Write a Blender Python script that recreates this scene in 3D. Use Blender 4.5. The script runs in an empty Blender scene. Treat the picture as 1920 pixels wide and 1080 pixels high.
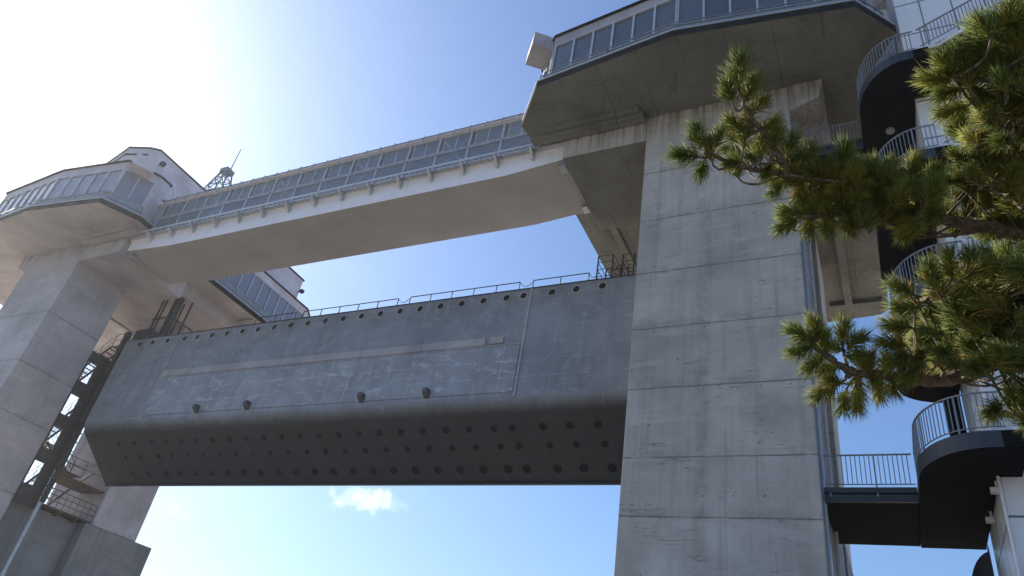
import bpy, math, random
from mathutils import Vector, Matrix
R_ = math.radians
# ------------------------------------------------------------------ camera
sc = bpy.context.scene
col = sc.collection
ROWX = (0.89626, -0.11864, -0.42736)   # world X in camera axes (right, down, forward)
ROWY = (0.41582, 0.55998, 0.71660)
ROWZ = (0.15429, -0.81997, 0.55122)
cam_d = bpy.data.cameras.new('camera')
cam = bpy.data.objects.new('camera', cam_d); col.objects.link(cam)
cam_d.sensor_width = 36.0
cam_d.lens = 1358.0 / 1920.0 * 36.0
cam_d.clip_start = 0.05; cam_d.clip_end = 6000
m = Matrix(((ROWX[0], -ROWX[1], -ROWX[2], 0),
            (ROWY[0], -ROWY[1], -ROWY[2], 0),
            (ROWZ[0], -ROWZ[1], -ROWZ[2], 0), (0, 0, 0, 1)))
cam.matrix_world = m
sc.camera = cam
GZ = -1.6                                 # ground level: the eye is 1.6 m above it

# ------------------------------------------------------------------ light
SUN = Vector((-0.855, 0.125, 0.51)).normalized()
elev = math.asin(SUN.z)
world = bpy.data.worlds.new('World'); sc.world = world; world.use_nodes = True
wn = world.node_tree; wn.nodes.clear()
def W(t, **k):
    n = wn.nodes.new(t)
    for a, b in k.items(): setattr(n, a, b)
    return n
wo = W('ShaderNodeOutputWorld'); bg = W('ShaderNodeBackground')
sky = W('ShaderNodeTexSky'); sky.sky_type = 'NISHITA'; sky.sun_disc = False
sky.sun_elevation = elev
sky.sun_rotation = math.atan2(SUN.x, SUN.y)
sky.air_density = 1.0; sky.dust_density = 1.6; sky.ozone_density = 3.0; sky.altitude = 0
bg.inputs['Strength'].default_value = 0.095
wl = wn.links.new
# a small bank of cloud low in the sky, as sky colour by direction
tc = W('ShaderNodeTexCoord')
def cloud(d, e, f, a, b, scale, th):
    d = Vector(d).normalized(); e = Vector(e); e = (e - d * e.dot(d)).normalized(); f = d.cross(e)
    def dot(v):
        n = W('ShaderNodeVectorMath', operation='DOT_PRODUCT'); n.inputs[1].default_value = v
        wl(tc.outputs['Generated'], n.inputs[0]); return n.outputs['Value']
    def mth(op, x, y):
        n = W('ShaderNodeMath', operation=op)
        for i, q in enumerate((x, y)):
            if isinstance(q, (int, float)): n.inputs[i].default_value = q
            elif q is not None: wl(q, n.inputs[i])
        return n.outputs[0]
    u = mth('DIVIDE', dot(e), a); v = mth('DIVIDE', dot(f), b)
    rr = mth('ADD', mth('MULTIPLY', u, u), mth('MULTIPLY', v, v))
    front = mth('GREATER_THAN', dot(d), 0.2)
    nz = W('ShaderNodeTexNoise'); nz.inputs['Scale'].default_value = scale; nz.inputs['Detail'].default_value = 8
    nz.inputs['Roughness'].default_value = 0.62
    wl(tc.outputs['Generated'], nz.inputs['Vector'])
    s = mth('SUBTRACT', mth('MULTIPLY', nz.outputs['Fac'], 2.6), mth('MULTIPLY', rr, 0.9))
    s = mth('SUBTRACT', s, th)
    mr = W('ShaderNodeMapRange', interpolation_type='SMOOTHSTEP'); wl(s, mr.inputs['Value'])
    mr.inputs['From Min'].default_value = 0.0; mr.inputs['From Max'].default_value = 0.8
    return mth('MULTIPLY', mth('MULTIPLY', mr.outputs['Result'], 0.42), front)
c1 = cloud((-0.607, 0.75, 0.262), (0.8, 0.6, 0.12), None, 0.065, 0.022, 34, 0.70)
c2 = cloud((-0.552, 0.780, 0.296), (0.8, 0.6, 0.15), None, 0.014, 0.005, 80, 1.15)
c3 = cloud((-0.78, 0.60, 0.20), (0.6, 0.8, 0.0), None, 0.10, 0.022, 22, 1.05)
mx = W('ShaderNodeMath', operation='MAXIMUM'); wl(c1, mx.inputs[0]); wl(c2, mx.inputs[1])
mx2 = W('ShaderNodeMath', operation='MAXIMUM'); wl(mx.outputs[0], mx2.inputs[0]); wl(c3, mx2.inputs[1])
tint = W('ShaderNodeMixRGB', blend_type='MULTIPLY'); tint.inputs[0].default_value = 1.0; tint.inputs[2].default_value = (0.80, 0.925, 1.07, 1)
wl(sky.outputs[0], tint.inputs[1])
mixc = W('ShaderNodeMixRGB'); mixc.inputs['Color2'].default_value = (10.5, 10.8, 11.2, 1)
wl(mx2.outputs[0], mixc.inputs['Fac']); # the sky close to the sun saturates softly
lum = W('ShaderNodeRGBToBW'); wl(tint.outputs[0], lum.inputs[0])
dv = W('ShaderNodeMath', operation='MULTIPLY_ADD'); wl(lum.outputs[0], dv.inputs[0]); dv.inputs[1].default_value = 1 / 19.0; dv.inputs[2].default_value = 1.0
iv = W('ShaderNodeMath', operation='DIVIDE'); iv.inputs[0].default_value = 1.19; wl(dv.outputs[0], iv.inputs[1])
scl = W('ShaderNodeVectorMath', operation='SCALE'); wl(tint.outputs[0], scl.inputs[0]); wl(iv.outputs[0], scl.inputs['Scale'])
wl(scl.outputs[0], mixc.inputs['Color1'])
wl(mixc.outputs[0], bg.inputs['Color']); wl(bg.outputs[0], wo.inputs[0])

sd = bpy.data.lights.new('sun', 'SUN'); sd.energy = 4.6; sd.angle = R_(0.53); sd.color = (1.0, 0.93, 0.82)
so = bpy.data.objects.new('sun', sd); col.objects.link(so)
so.rotation_euler = SUN.to_track_quat('Z', 'Y').to_euler(); so.location = SUN * 80
sc.view_settings.view_transform = 'Standard'; sc.view_settings.look = 'None'
sc.view_settings.exposure = 0.95; sc.view_settings.gamma = 1.0
sc.cycles.max_bounces = 8; sc.cycles.diffuse_bounces = 4; sc.cycles.transparent_max_bounces = 16
sc.cycles.caustics_reflective = False; sc.cycles.caustics_refractive = False

# ------------------------------------------------------------------ node helper
class NT:
    def __init__(s, name):
        s.m = bpy.data.materials.new(name); s.m.use_nodes = True
        s.t = s.m.node_tree; s.t.nodes.clear()
        s.out = s.t.nodes.new('ShaderNodeOutputMaterial')
        s.p = s.t.nodes.new('ShaderNodeBsdfPrincipled')
        s.t.links.new(s.p.outputs[0], s.out.inputs[0])
        s.tc = s.t.nodes.new('ShaderNodeTexCoord')
    def put(s, sock, v):
        if isinstance(v, bpy.types.NodeSocket): s.t.links.new(v, sock)
        elif isinstance(v, (tuple, list)):
            sock.default_value = tuple(v) + ((1,) if len(v) == 3 and sock.type == 'RGBA' else ())
        else: sock.default_value = v
    def math(s, op, *a):
        n = s.t.nodes.new('ShaderNodeMath'); n.operation = op
        for i, v in enumerate(a): s.put(n.inputs[i], v)
        return n.outputs[0]
    def geo(s):
        n = s.t.nodes.new('ShaderNodeNewGeometry'); return n.outputs['Position']
    def sep(s, v):
        n = s.t.nodes.new('ShaderNodeSeparateXYZ'); s.put(n.inputs[0], v); return n.outputs
    def scalev(s, v, sc_):
        n = s.t.nodes.new('ShaderNodeVectorMath'); n.operation = 'MULTIPLY'
        s.put(n.inputs[0], v); n.inputs[1].default_value = sc_; return n.outputs[0]
    def noise(s, v, scale, detail=5, rough=0.6, dist=0.0):
        n = s.t.nodes.new('ShaderNodeTexNoise'); s.put(n.inputs['Vector'], v)
        n.inputs['Scale'].default_value = scale; n.inputs['Detail'].default_value = detail
        n.inputs['Roughness'].default_value = rough; n.inputs['Distortion'].default_value = dist
        return n.outputs['Fac']
    def rng(s, v, a, b, c=0.0, d=1.0, smooth=False):
        n = s.t.nodes.new('ShaderNodeMapRange')
        if smooth: n.interpolation_type = 'SMOOTHSTEP'
        s.put(n.inputs['Value'], v)
        for k, q in zip(('From Min', 'From Max', 'To Min', 'To Max'), (a, b, c, d)): n.inputs[k].default_value = q
        return n.outputs['Result']
    def mix(s, f, a, b, mode='MIX'):
        n = s.t.nodes.new('ShaderNodeMixRGB'); n.blend_type = mode
        s.put(n.inputs[0], f); s.put(n.inputs[1], a); s.put(n.inputs[2], b); return n.outputs[0]
    def bump(s, h, strength=0.3, dist=0.02):
        n = s.t.nodes.new('ShaderNodeBump'); n.inputs['Strength'].default_value = strength
        n.inputs['Distance'].default_value = dist; s.put(n.inputs['Height'], h)
        s.t.links.new(n.outputs[0], s.p.inputs['Normal'])
    def set(s, **k):
        for a, v in k.items(): s.put(s.p.inputs[a.replace('_', ' ')], v)
        return s.m

def simple(name, c, rough=0.6, metal=0.0, var=0.15, scale=3.0, spec=0.5):
    n = NT(name); p = n.geo()
    f = n.noise(p, scale, 6, 0.65)
    dark = tuple(x * (1 - var * 1.6) for x in c); lite = tuple(min(1, x * (1 + var)) for x in c)
    return n.set(Base_Color=n.mix(n.rng(f, 0.3, 0.7), dark, lite), Roughness=rough, Metallic=metal, Specular_IOR_Level=spec)

JOINTS = (7.38, 9.35, 11.92, 14.42, 17.0, 19.7, 22.4)
def concrete(name, base, joints=(), stain=0.35, board=0.25, holes=True, axis='z', top_stain=None, blotch=None, vseg=(), panels=None):
    n = NT(name); p = n.geo(); x, y, z = n.sep(p)
    big = n.noise(p, 0.35, 5, 0.6, 0.4)
    mid = n.noise(p, 2.2, 7, 0.7)
    fine = n.noise(p, 28, 3, 0.6)
    streak = n.noise(n.scalev(p, (2.6, 2.6, 0.12)), 1.0, 6, 0.65)
    brd = n.noise(n.scalev(p, (0.25, 0.25, 3.2)), 1.0, 5, 0.75)
    dark = tuple(c * 0.62 for c in base); lite = tuple(c * 1.16 for c in base)
    c = n.mix(n.rng(big, 0.32, 0.68), dark, lite)
    c = n.mix(n.rng(mid, 0.35, 0.75, 0, 0.45), c, tuple(q * 0.8 for q in base))
    c = n.mix(n.rng(streak, 0.46, 0.72, 0, stain, True), c, tuple(q * 0.42 for q in base))
    c = n.mix(n.rng(brd, 0.55, 0.78, 0, board, True), c, tuple(q * 0.5 for q in base))
    c = n.mix(n.rng(fine, 0.3, 0.7, 0, 0.18), c, tuple(q * 1.35 for q in base))
    h = n.math('ADD', n.math('MULTIPLY', mid, 0.4), n.math('MULTIPLY', brd, 0.6))
    # each pour of concrete has its own tone
    rj = random.Random(5)
    tone = 0.0
    for zj in joints:
        tone = n.math('ADD', tone, n.math('MULTIPLY', n.math('GREATER_THAN', z, zj), rj.choice((-1, 1)) * rj.uniform(0.04, 0.12)))
    if joints:
        c = n.mix(n.math('ABSOLUTE', tone), c, tuple(q * 0.55 for q in base))
    # cold-joint cracks and board marks: short thin level lines
    ck = n.noise(n.scalev(p, (0.55, 0.55, 7.5)), 1.0, 3, 0.45, 0.15)
    ckm = n.rng(n.noise(n.scalev(p, (0.5, 0.5, 0.8)), 1.0, 3, 0.6), 0.50, 0.60)
    d_ = n.math('ABSOLUTE', n.math('SUBTRACT', ck, 0.60))
    c = n.mix(n.math('MULTIPLY', n.rng(d_, 0.003, 0.014, 0.9 * min(1, board * 4), 0, True), ckm), c, tuple(q * 0.3 for q in base))
    pt_ = n.noise(n.scalev(p, (0.35, 0.35, 1.5)), 0.9, 6, 0.7, 0.3)
    c = n.mix(n.rng(pt_, 0.52, 0.66, 0, 0.28, True), c, tuple(q * 1.30 for q in base))
    for (xv, za, zb) in vseg:
        mk = n.math('MULTIPLY', n.rng(n.math('ABSOLUTE', n.math('SUBTRACT', x, xv)), 0.006, 0.022, 0.42, 0, True),
                    n.math('MULTIPLY', n.math('GREATER_THAN', z, za), n.math('LESS_THAN', z, zb)))
        c = n.mix(mk, c, tuple(q * 0.3 for q in base))
    if vseg:
        vs_ = n.rng(n.math('ABSOLUTE', n.math('ADD', n.math('SUBTRACT', x, -5.15), n.math('MULTIPLY', n.math('SUBTRACT', big, 0.5), 0.8))), 0.05, 0.42, 0.38, 0, True)
        c = n.mix(n.math('MULTIPLY', vs_, n.rng(mid, 0.35, 0.65)), c, (0.17, 0.15, 0.135))
    if panels:
        for v_, per in ((x, panels[0]), (y, panels[1])):
            fr = n.math('ABSOLUTE', n.math('SUBTRACT', n.math('FRACT', n.math('DIVIDE', n.math('ADD', v_, n.math('MULTIPLY', n.math('SUBTRACT', mid, 0.5), 0.05)), per)), 0.5))
            ds = n.math('MULTIPLY', n.math('SUBTRACT', 0.5, fr), per)
            c = n.mix(n.math('MULTIPLY', n.rng(ds, 0.012, 0.05, 0.6, 0, True), n.rng(n.noise(p, 0.45, 3, 0.6), 0.42, 0.58)), c, tuple(q * 0.35 for q in base))
    wob = n.math('MULTIPLY', n.math('SUBTRACT', n.noise(p, 1.3, 4, 0.7), 0.5), 0.10)
    for zj in joints:
        d = n.math('ABSOLUTE', n.math('ADD', n.math('SUBTRACT', z, zj), wob))
        c = n.mix(n.math('MULTIPLY', n.rng(d, 0.010, 0.040, 0.80, 0, True), n.rng(n.noise(p, 1.1, 4, 0.6), 0.34, 0.5, 0.35, 1.0)), c, tuple(q * 0.25 for q in base))
        dd = n.math('SUBTRACT', z, zj - 0.02)
        # dirt that gathered just above a lift line
        c = n.mix(n.math('MULTIPLY', n.rng(n.math('ABSOLUTE', n.math('SUBTRACT', dd, 0.12)), 0.0, 0.34, 0.5, 0, True),
                         n.rng(mid, 0.4, 0.65)), c, tuple(q * 0.5 for q in base))
        h = n.math('SUBTRACT', h, n.rng(d, 0.0, 0.03, 0.9, 0, True))
    if holes:
        xy = n.math('ADD', x, n.math('MULTIPLY', y, 1.0))
        fx = n.math('SUBTRACT', n.math('FRACT', n.math('DIVIDE', xy, 0.93)), 0.5)
        fz = n.math('SUBTRACT', n.math('FRACT', n.math('DIVIDE', z, 1.24)), 0.5)
        dx = n.math('MULTIPLY', fx, 0.93); dz = n.math('MULTIPLY', fz, 1.24)
        rr = n.math('SQRT', n.math('ADD', n.math('MULTIPLY', dx, dx), n.math('MULTIPLY', dz, dz)))
        c = n.mix(n.math('MULTIPLY', n.rng(rr, 0.022, 0.036, 0.9, 0), n.rng(n.noise(p, 0.9, 2), 0.52, 0.6)), c, tuple(q * 0.15 for q in base))
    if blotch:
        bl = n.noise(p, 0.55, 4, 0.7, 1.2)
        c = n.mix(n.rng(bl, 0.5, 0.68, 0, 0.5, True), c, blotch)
    if top_stain:
        z0, z1 = top_stain
        st = n.noise(n.scalev(p, (5.5, 5.5, 0.15)), 1.0, 4, 0.6)
        c = n.mix(n.math('MULTIPLY', n.rng(z, z0, z1, 0, 1), n.rng(st, 0.47, 0.6, 0, 0.85)), c, tuple(q * 0.3 for q in base))
        c = n.mix(n.math('MULTIPLY', n.rng(z, z0, z1, 0, 1), n.rng(st, 0.42, 0.3, 0, 0.5)), c, (0.42, 0.40, 0.38))
    n.bump(h, 0.35, 0.03)
    return n.set(Base_Color=c, Roughness=0.85, Specular_IOR_Level=0.3)

M = {}
M['leg'] = concrete('leg_concrete', (0.495, 0.46, 0.42), JOINTS, stain=0.5, board=0.4, top_stain=(24.0, 26.0), vseg=((-4.4, 12.3, 14.3), (-3.45, 7.9, 9.2), (-3.0, 4.5, 6.4), (-2.6, 14.5, 15.8), (-6.9, 7.4, 7.9)))
M['leg_far'] = concrete('leg_concrete_glare', (0.50, 0.47, 0.49), (9.4, 13.6, 16.7, 20.35), stain=0.25, board=0.12, holes=False, top_stain=(24.6, 26.4))  # far tower: veiling glare painted in as a paler concrete colour
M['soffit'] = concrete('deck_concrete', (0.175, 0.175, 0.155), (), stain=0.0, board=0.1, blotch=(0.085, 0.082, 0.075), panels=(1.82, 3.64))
M['soffit_far'] = concrete('deck_concrete_glare', (0.41, 0.38, 0.395), (), stain=0.0, board=0.04, holes=False, blotch=(0.33, 0.305, 0.32))  # soffit colour lifted to carry the same painted glare
M['deckwall'] = concrete('wall_concrete', (0.43, 0.40, 0.42), (), stain=0.3, board=0.08, holes=False)
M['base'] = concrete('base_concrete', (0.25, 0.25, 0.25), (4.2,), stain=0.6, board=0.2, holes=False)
M['deckwall_far'] = concrete('wall_concrete_glare', (0.60, 0.55, 0.58), (), stain=0.2, board=0.05, holes=False)  # far walls, with the glare put into their colour
M['fascia'] = simple('fascia_dark', (0.026, 0.027, 0.029), 0.9, 0, 0.3, 1.5, 0.1)
M['cladding'] = simple('grey_cladding', (0.30, 0.34, 0.38), 0.45)
M['frame'] = simple('alu_frame', (0.50, 0.53, 0.56), 0.4, 0.3, 0.08)
M['white'] = simple('white_paint', (0.78, 0.76, 0.80), 0.5, 0, 0.07, 0.8)
M['rail'] = simple('rail_steel', (0.20, 0.22, 0.25), 0.45, 0.1, 0.1)
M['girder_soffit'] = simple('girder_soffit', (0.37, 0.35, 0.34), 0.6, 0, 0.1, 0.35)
M['darksteel'] = simple('dark_steel', (0.035, 0.035, 0.04), 0.6, 0.2, 0.3)
M['lug'] = simple('lug_grey', (0.10, 0.10, 0.10), 0.7, 0, 0.3)
M['rust'] = simple('rusty_steel', (0.10, 0.065, 0.048), 0.85, 0.0, 0.5, 2.5)
M['galv'] = simple('galvanised', (0.45, 0.48, 0.50), 0.4, 0.6, 0.1)
M['black'] = simple('hole_black', (0.008, 0.009, 0.012), 0.9)
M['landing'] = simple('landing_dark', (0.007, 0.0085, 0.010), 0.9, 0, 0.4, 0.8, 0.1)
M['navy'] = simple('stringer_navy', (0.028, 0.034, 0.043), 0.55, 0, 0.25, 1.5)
M['lampglass'] = simple('lamp_glass', (0.30, 0.30, 0.28), 0.3)

n = NT('window_glass'); p = n.geo()
gl = n.noise(n.scalev(p, (0.6, 0.6, 0.25)), 1.0, 3)
oi = n.t.nodes.new('ShaderNodeObjectInfo')
gc = n.mix(n.rng(gl, 0.35, 0.65), (0.07, 0.085, 0.10), (0.11, 0.135, 0.16))
gc = n.mix(n.rng(oi.outputs['Random'], 0.0, 1.0, 0.0, 0.45), gc, (0.035, 0.045, 0.055))
M['glass'] = n.set(Base_Color=gc, Roughness=n.rng(oi.outputs['Random'], 0, 1, 0.05, 0.2), Specular_IOR_Level=0.8)
n = NT('window_glass_glare'); p = n.geo()
M['glass_far'] = n.set(Base_Color=(0.21, 0.225, 0.27), Roughness=0.12, Specular_IOR_Level=0.8)  # far panes lightened, glare painted into the glass colour
n = NT('clear_glass')
tr = n.t.nodes.new('ShaderNodeBsdfTransparent'); tr.inputs[0].default_value = (0.74, 0.80, 0.86, 1)
n.set(Base_Color=(0.52, 0.60, 0.70), Roughness=0.08, Specular_IOR_Level=0.8)
mx_ = n.t.nodes.new('ShaderNodeMixShader'); mx_.inputs[0].default_value = 0.20
n.t.links.new(tr.outputs[0], mx_.inputs[1]); n.t.links.new(n.p.outputs[0], mx_.inputs[2]); n.t.links.new(mx_.outputs[0], n.out.inputs[0])
M['clear'] = n.m

n = NT('white_paint_streaked'); p = n.geo(); x, y, z = n.sep(p)
stk = n.noise(n.scalev(p, (3.0, 3.0, 0.25)), 1.0, 6, 0.65)
c = n.mix(n.rng(n.noise(p, 0.7, 5, 0.6), 0.3, 0.7), (0.80, 0.78, 0.81), (0.88, 0.86, 0.89))
c = n.mix(n.rng(stk, 0.54, 0.74, 0, 0.25, True), c, (0.45, 0.42, 0.40))
sm = grid_ = n.math('ABSOLUTE', n.math('SUBTRACT', n.math('FRACT', n.math('DIVIDE', x, 5.3)), 0.5))
c = n.mix(n.rng(n.math('MULTIPLY', n.math('SUBTRACT', 0.5, sm), 5.3), 0.008, 0.02, 0.35, 0), c, (0.25, 0.24, 0.25))
M['white_dirty'] = n.set(Base_Color=c, Roughness=0.5)
# weathered gate steel
def gate_mat(name, base, patch, amt, seams=True, under_shade=False):
    n = NT(name); p = n.geo(); x, y, z = n.sep(p)
    a = n.noise(p, 0.5, 5, 0.6, 0.5); b = n.noise(n.scalev(p, (1.5, 1, 0.22)), 1.0, 7, 0.7)
    g = n.noise(n.scalev(p, (0.8, 1, 1.6)), 1.1, 8, 0.75, 0.8)
    c = n.mix(n.rng(a, 0.3, 0.7), tuple(q * 0.72 for q in base), tuple(q * 1.15 for q in base))
    c = n.mix(n.rng(b, 0.48, 0.75, 0, 0.45, True), c, tuple(q * 0.5 for q in base))
    c = n.mix(n.rng(g, 0.53, 0.64, 0, amt, True), c, patch)
    rs = n.noise(n.scalev(p, (2.2, 1, 0.35)), 1.0, 5, 0.7, 0.3)
    c = n.mix(n.rng(rs, 0.58, 0.8, 0, 0.35, True), c, (0.16, 0.115, 0.09))
    hh = b
    if seams:
        wob = n.math('MULTIPLY', n.math('SUBTRACT', n.noise(p, 3, 4, 0.7), 0.5), 0.05)
        for per, ax, w in ((1.336, x, 0.014), (0.92, z, 0.012)):
            fr = n.math('ABSOLUTE', n.math('SUBTRACT', n.math('FRACT', n.math('DIVIDE', n.math('ADD', ax, wob), per)), 0.5))
            ds = n.math('MULTIPLY', n.math('SUBTRACT', 0.5, fr), per)
            msk = n.math('MULTIPLY', n.rng(ds, w, w * 2.6, 0.7, 0, True), n.rng(n.noise(p, 0.8, 3, 0.6), 0.46, 0.6))
            c = n.mix(msk, c, patch)
    if under_shade:     # underside shade painted in: raking bottom plates darkened up to a ragged line
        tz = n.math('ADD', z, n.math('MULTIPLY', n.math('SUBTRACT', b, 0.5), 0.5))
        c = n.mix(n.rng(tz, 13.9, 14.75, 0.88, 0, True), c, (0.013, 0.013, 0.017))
    n.bump(n.math('ADD', n.math('MULTIPLY', a, 2.0), g), 0.25, 0.05)
    return n.set(Base_Color=c, Roughness=n.rng(b, 0.3, 0.7, 0.35, 0.6), Metallic=0.0, Specular_IOR_Level=0.5)
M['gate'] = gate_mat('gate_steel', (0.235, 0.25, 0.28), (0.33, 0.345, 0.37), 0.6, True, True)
M['gate_low'] = gate_mat('gate_steel_scoured', (0.28, 0.30, 0.335), (0.46, 0.48, 0.52), 0.8, True)
M['gate_band'] = gate_mat('gate_band', (0.36, 0.34, 0.335), (0.42, 0.40, 0.39), 0.5, False)
M['gate_under'] = gate_mat('gate_shaded_under', (0.040, 0.040, 0.048), (0.06, 0.056, 0.055), 0.4, False)  # darkened copy of the gate steel, underside shade put into its colour

n = NT('tile_panels'); p = n.geo(); x, y, z = n.sep(p)
def grid(n, v, per, off, w):
    fr = n.math('ABSOLUTE', n.math('SUBTRACT', n.math('FRACT', n.math('DIVIDE', n.math('ADD', v, off), per)), 0.5))
    return n.rng(n.math('MULTIPLY', n.math('SUBTRACT', 0.5, fr), per), w, w * 2, 1, 0)
gx = grid(n, n.math('ADD', x, y), 1.02, 0.3, 0.015); gz = grid(n, z, 1.85, 0.4, 0.02)
c = n.mix(n.rng(n.noise(p, 0.7, 6, 0.6), 0.3, 0.7), (0.78, 0.77, 0.79), (0.86, 0.85, 0.86))
c = n.mix(n.rng(n.noise(n.scalev(p, (4, 4, .2)), 1, 5, 0.6), 0.55, 0.75, 0, 0.3), c, (0.3, 0.31, 0.33))
c = n.mix(n.math('MAXIMUM', gx, gz), c, (0.15, 0.16, 0.18))
n.bump(n.math('SUBTRACT', 1.0, n.math('MAXIMUM', gx, gz)), 0.4, 0.01)
M['tile'] = n.set(Base_Color=c, Roughness=0.35)

n = NT('quay_concrete'); p = n.geo()
M['ground'] = n.set(Base_Color=n.mix(n.rng(n.noise(p, 0.3, 8, 0.65), 0.3, 0.7), (0.13, 0.125, 0.11), (0.20, 0.19, 0.165)), Roughness=0.9)
n = NT('pale_quay'); p = n.geo()
M['quay'] = n.set(Base_Color=n.mix(n.rng(n.noise(p, 0.3, 8, 0.65), 0.3, 0.7), (0.48, 0.40, 0.31), (0.60, 0.51, 0.41)), Roughness=0.9)
n = NT('harbour_water'); p = n.geo()
n.bump(n.noise(p, 1.2, 6, 0.6), 0.5, 0.3)
M['water'] = n.set(Base_Color=(0.36, 0.31, 0.24), Roughness=0.3, Specular_IOR_Level=0.5)

n = NT('pine_bark'); p = n.geo()
bk = n.noise(n.scalev(p, (1, 1, 1)), 45, 6, 0.7, 0.6)
n.bump(bk, 0.8, 0.01)
M['bark'] = n.set(Base_Color=n.mix(n.rng(bk, 0.35, 0.65), (0.05, 0.035, 0.025), (0.22, 0.17, 0.13)), Roughness=0.9)
def needle_mat(name, a, b, c3):
    n = NT(name); g = n.t.nodes.new('ShaderNodeNewGeometry')
    r = g.outputs['Random Per Island']
    ns = n.noise(g.outputs['Position'], 3.0, 3)
    c = n.mix(r, a, b); c = n.mix(n.rng(ns, 0.5, 0.7, 0, 0.65), c, c3)
    n.set(Base_Color=c, Roughness=0.5, Specular_IOR_Level=0.35)
    t = n.t.nodes.new('ShaderNodeBsdfTranslucent'); n.put(t.inputs[0], c)
    q = n.t.nodes.new('ShaderNodeMixShader'); q.inputs[0].default_value = 0.45
    n.t.links.new(n.p.outputs[0], q.inputs[1]); n.t.links.new(t.outputs[0], q.inputs[2]); n.t.links.new(q.outputs[0], n.out.inputs[0])
    return n.m
M['needle'] = needle_mat('pine_needles', (0.11, 0.16, 0.035), (0.30, 0.35, 0.075), (0.58, 0.52, 0.11))
M['needle_old'] = needle_mat('pine_needles_old', (0.42, 0.21, 0.04), (0.55, 0.36, 0.08), (0.3, 0.24, 0.05))
M['bud'] = simple('pine_bud', (0.25, 0.13, 0.05), 0.8)

# ------------------------------------------------------------------ mesh helper
ORG = {}
def mirror_x(x): return -55.7 - x
class MB:
    def __init__(s, mir=False): s.v = []; s.f = []; s.mi = []; s.mir = mir; s.smooth = []
    def poly(s, vs, faces, mi=0, smooth=False):
        b = len(s.v); s.v += [tuple(v) for v in vs]
        for f in faces: s.f.append([b + i for i in f]); s.mi.append(mi); s.smooth.append(smooth)
    def box(s, x0, x1, y0, y1, z0, z1, mi=0):
        if x0 > x1: x0, x1 = x1, x0
        if y0 > y1: y0, y1 = y1, y0
        if z0 > z1: z0, z1 = z1, z0
        s.poly([(x0, y0, z0), (x1, y0, z0), (x1, y1, z0), (x0, y1, z0), (x0, y0, z1), (x1, y0, z1), (x1, y1, z1), (x0, y1, z1)],
               [(3, 2, 1, 0), (4, 5, 6, 7), (0, 1, 5, 4), (1, 2, 6, 5), (2, 3, 7, 6), (3, 0, 4, 7)], mi)
    def prism(s, pts, z0, z1, mi=0, mside=None):      # plan polygon, CCW seen from above
        k = len(pts); mside = mi if mside is None else mside
        vs = [(x, y, z0) for x, y in pts] + [(x, y, z1) for x, y in pts]
        s.poly(vs, [tuple(reversed(range(k))), tuple(range(k, 2 * k))], mi)
        b = len(s.v) - 2 * k
        for i in range(k):
            j = (i + 1) % k
            s.f.append([b + i, b + j, b + k + j, b + k + i]); s.mi.append(mside); s.smooth.append(False)
    def xprism(s, prof, x0, x1, mi=0, smooth=()):     # (y,z) profile, extruded along x
        k = len(prof); vs = [(x0, y, z) for y, z in prof] + [(x1, y, z) for y, z in prof]
        s.poly(vs, [tuple(range(k)), tuple(reversed(range(k, 2 * k)))], mi)
        if smooth: s.poly(vs, [], mi)
        b = len(s.v) - 2 * k
        for i in range(k):
            j = (i + 1) % k
            s.f.append([b + j, b + i, b + k + i, b + k + j]); s.mi.append(mi); s.smooth.append(i in smooth)
    def yprism(s, prof, y0, y1, mi=0):                # (x,z) profile along y
        k = len(prof); vs = [(x, y0, z) for x, z in prof] + [(x, y1, z) for x, z in prof]
        s.poly(vs, [tuple(range(k)), tuple(reversed(range(k, 2 * k)))], mi)
        b = len(s.v) - 2 * k
        for i in range(k):
            j = (i + 1) % k
            s.f.append([b + j, b + i, b + k + i, b + k + j]); s.mi.append(mi); s.smooth.append(False)
    def bar(s, a, b, r, n=4, mi=0, r2=None, rot=None):
        a = Vector(a); b = Vector(b); d = (b - a)
        if d.length < 1e-6: return
        d.normalize(); up = Vector((0, 0, 1)) if abs(d.z) < 0.95 else Vector((1, 0, 0))
        u = d.cross(up).normalized(); w = u.cross(d); r2 = r if r2 is None else r2
        o = math.pi / n if rot is None else rot
        k = 1 / math.cos(math.pi / n) if n == 4 else 1
        vs = [a + (u * math.cos(o + 2 * math.pi * i / n) + w * math.sin(o + 2 * math.pi * i / n)) * r * k for i in range(n)]
        vs += [b + (u * math.cos(o + 2 * math.pi * i / n) + w * math.sin(o + 2 * math.pi * i / n)) * r2 * k for i in range(n)]
        fs = [(i, n + i, n + (i + 1) % n, (i + 1) % n) for i in range(n)] 
        s.poly(vs, fs, mi, n > 4); s.poly(vs[:n], [tuple(range(n))], mi); s.poly(vs[n:], [tuple(reversed(range(n)))], mi)
    def path(s, pts, r, n=6, mi=0, cl=False):
        q = list(pts) + ([pts[0]] if cl else [])
        for a, b in zip(q[:-1], q[1:]): s.bar(a, b, r, n, mi)
    def build(s, name, mats, parent=None, loc=None):
        if not isinstance(mats, (list, tuple)): mats = [mats]
        o_ = Vector(loc) if loc is not None else (ORG[parent.name] if parent else Vector((0, 0, 0)))
        vs = s.v; fs = s.f
        if s.mir: vs = [(mirror_x(x), y, z) for x, y, z in vs]; fs = [f[::-1] for f in fs]
        me = bpy.data.meshes.new(name)
        me.from_pydata([(v[0] - o_.x, v[1] - o_.y, v[2] - o_.z) for v in vs], [], fs)
        for mt in mats: me.materials.append(mt)
        me.polygons.foreach_set('material_index', s.mi); me.polygons.foreach_set('use_smooth', s.smooth); me.update()
        o = bpy.data.objects.new(name, me); col.objects.link(o)
        ORG[o.name] = o_.copy()
        if parent:
            o.parent = parent; o.location = o_ - ORG[parent.name]
        else: o.location = o_
        return o
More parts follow.
